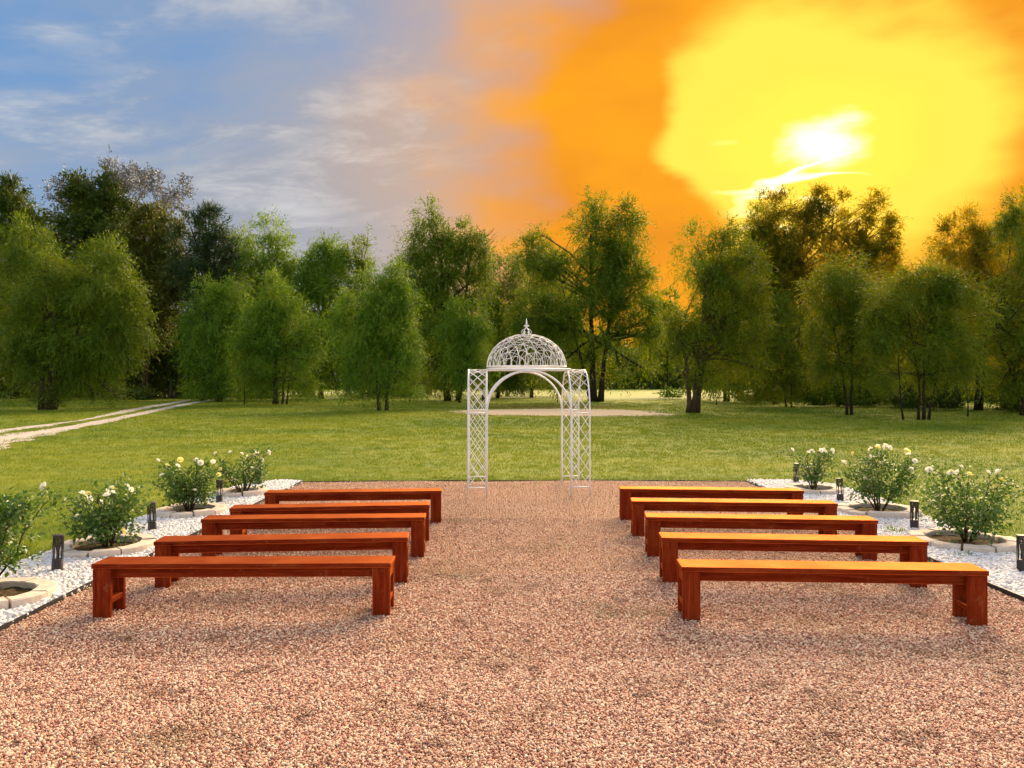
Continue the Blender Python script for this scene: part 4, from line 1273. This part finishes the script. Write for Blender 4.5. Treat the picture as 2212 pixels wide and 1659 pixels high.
# ------------------------------------------------------------------ lanterns with a cut-out tree pattern
def lantern_proto():
    root = empty('garden_lantern')
    r, H = .050, .372
    mb = MB(); mb.lathe([(r, -.02), (r, .132), (r - .003, .136), (r - .012, .136)], 20); mb.build('base', M_BLACK, root, True)
    mb = MB(); mb.lathe([(r - .004, H - .022), (r + .001, H - .022), (r + .001, H - .002), (r - .003, H), (.001, H + .001)], 20, cap=False); mb.build('cap', M_BLACK, root, True)

    def band(mb, pts, wds):
        """flat strip on the cylinder; pts (angle, z)"""
        V = []; F = []
        for i, ((a, z), w) in enumerate(zip(pts, wds)):
            a0, z0 = pts[max(0, i - 1)]; a1, z1 = pts[min(len(pts) - 1, i + 1)]
            dx, dz = (a1 - a0) * r, z1 - z0; l = math.hypot(dx, dz)
            nx, nz = dz / l * w / 2, -dx / l * w / 2
            for sg in (-1, 1):
                for rr in (r, r - .003):
                    aa = a + sg * nx / r
                    V.append((rr * math.cos(aa), rr * math.sin(aa), z + sg * nz))
        for i in range(len(pts) - 1):
            b = 4 * i
            F += [(b, b + 4, b + 6, b + 2), (b + 1, b + 3, b + 7, b + 5), (b, b + 1, b + 5, b + 4), (b + 2, b + 6, b + 7, b + 3)]
        mb.add(V, F)
    pr = random.Random(8)
    for k in range(4):
        a = math.pi / 2 * k + .4
        mb = MB()
        band(mb, [(a, .130), (a + .03, .18), (a - .02, .225), (a, .25)], [.020, .015, .013, .012])
        for sg in (-1, 1):
            band(mb, [(a, .205), (a + sg * .22, .25), (a + sg * .38, .30), (a + sg * .45, H - .015)], [.011, .009, .008, .007])
            band(mb, [(a, .235), (a + sg * .12, .28), (a + sg * .16, .32), (a + sg * .25, H - .015)], [.009, .008, .007, .006])
            for z in (.262, .280, .298, .316, .334):
                b = a + sg * pr.uniform(.05, .6)
                band(mb, [(b - .16, z - .012 * pr.choice((-1, 1))), (b, z), (b + .17, z + .014)], [.007, .010, .006])
        mb.build('cutout_tree', M_BLACK, root)
        mb = MB(); b = a + math.pi / 4
        band(mb, [(b, .130), (b, .24), (b, H - .015)], [.010, .009, .012]); mb.build('upright', M_BLACK, root)
    return root


lan = lantern_proto()
spots = [((-4.45, 7.52), 'black cylinder lantern nearest the camera on the left'), ((-4.47, 9.56), 'black lantern half hidden by the low wide rose bush on the left'),
         ((-4.45, 11.69), 'black lantern on the left between the dense and the sparse rose bushes'), ((-4.54, 13.75), 'black lantern at the far left corner of the white stones'),
         ((5.19, 14.05), 'black lantern at the far right corner of the white stones'), ((5.06, 11.85), 'black lantern on the right behind the tall rose bush'),
         ((5.06, 9.67), 'black lantern standing clear on the right between two rose bushes'), ((4.98, 7.50), 'black lantern cut by the right picture edge')]
for i, (p, lab) in enumerate(spots):
    o = lan if i == 0 else copy_tree(lan)
    o.location = (p[0], p[1], .018); o.rotation_euler = (R((-2, 3, -2, 1)[i % 4]), R((1.5, -2.5, 2)[i % 3]), i * .55)
    tag(o, lab, 'lantern', 'black lanterns in the white stone beds')

# ------------------------------------------------------------------ weeds
def weed(x, y, s, label, seed):
    rg = np.random.default_rng(seed); n = 70
    a = rg.uniform(0, 6.283, n); l = rg.uniform(.04, .11, n) * s; el = rg.uniform(.15, 1.2, n)
    b = rg.normal(0, .05 * s, (n, 2)); w = rg.uniform(.005, .012, n) * s
    V = np.zeros((n, 3, 3))
    V[:, 0, 0] = b[:, 0] - np.sin(a) * w; V[:, 0, 1] = b[:, 1] + np.cos(a) * w
    V[:, 1, 0] = b[:, 0] + np.sin(a) * w; V[:, 1, 1] = b[:, 1] - np.cos(a) * w
    V[:, 2, 0] = b[:, 0] + np.cos(a) * l * np.cos(el); V[:, 2, 1] = b[:, 1] + np.sin(a) * l * np.cos(el); V[:, 2, 2] = l * np.sin(el)
    o = link('weed', tri_mesh('weed', V, 3, M_WILLOW_B, rg.random(n))); o.location = (x, y, .018)
    tag(o, label, 'weed', 'small weeds')


weed(4.72, 9.48, 1.3, 'low green weed in the white stones by the third right bench end', 1)
weed(4.80, 8.20, 1.0, 'small weed against the front of the largest stone ring', 2)
weed(5.45, 8.18, 1.1, 'small weed at the right front of the largest stone ring', 3)
weed(-2.35, 7.65, .7, 'tiny weed in the gravel between the second and middle left benches', 4)

# ------------------------------------------------------------------ litter on the gravel
def leaf_litter():
    mb = MB()
    mb.add([(0, 0, 0), (.018, .012, .010), (.040, .010, .004), (.055, 0, .012), (.040, -.013, .012), (.018, -.014, .003)], [(0, 1, 2, 3), (0, 3, 4, 5)], True)
    me = mb.mesh('fallen_leaf'); me.materials.append(M_DEAD)
    return me


LF = leaf_litter()
for i, (x, y, s, lab) in enumerate([(.89, 6.85, 1.5, 'dark fallen leaf on the aisle left of the front right bench'), (-.39, 4.53, 1.3, 'dark fallen leaf on the open gravel, middle foreground'),
                                    (-.27, 4.77, 1.0, 'small brown leaf just behind the dark leaf in the foreground'), (.10, 5.54, .9, 'small fallen leaf in the aisle'),
                                    (-1.41, 4.38, 1.0, 'fallen leaf on the gravel in front of the left benches'), (-2.54, 3.99, 1.1, 'dark fallen leaf near the bottom left corner'),
                                    (2.71, 5.28, 1.0, 'fallen leaf in front of the front right bench'), (1.22, 4.43, 1.0, 'fallen leaf on the gravel in the right foreground')]):
    o = link('fallen_leaf', LF); o.location = (x, y, .022); o.scale = (s, s, s); o.rotation_euler = (.2, .1, i * 1.9)
    tag(o, lab, 'leaf', 'fallen leaves on the gravel')
for i, (x, y, L, lab) in enumerate([(-.74, 7.41, .06, 'short dark twig on the gravel by the second left bench'), (-.57, 7.06, .09, 'dark twig on the aisle beside the left benches')]):
    mb = MB(); mb.tube([(0, 0, 0), (L * .5, .006, .006), (L, .0, .002)], [.004, .004, .002], 5)
    o = mb.build('twig', M_DEAD); o.location = (x, y, .024); o.rotation_euler = (0, 0, .3 + i)
    tag(o, lab, 'twig', 'twigs on the gravel')
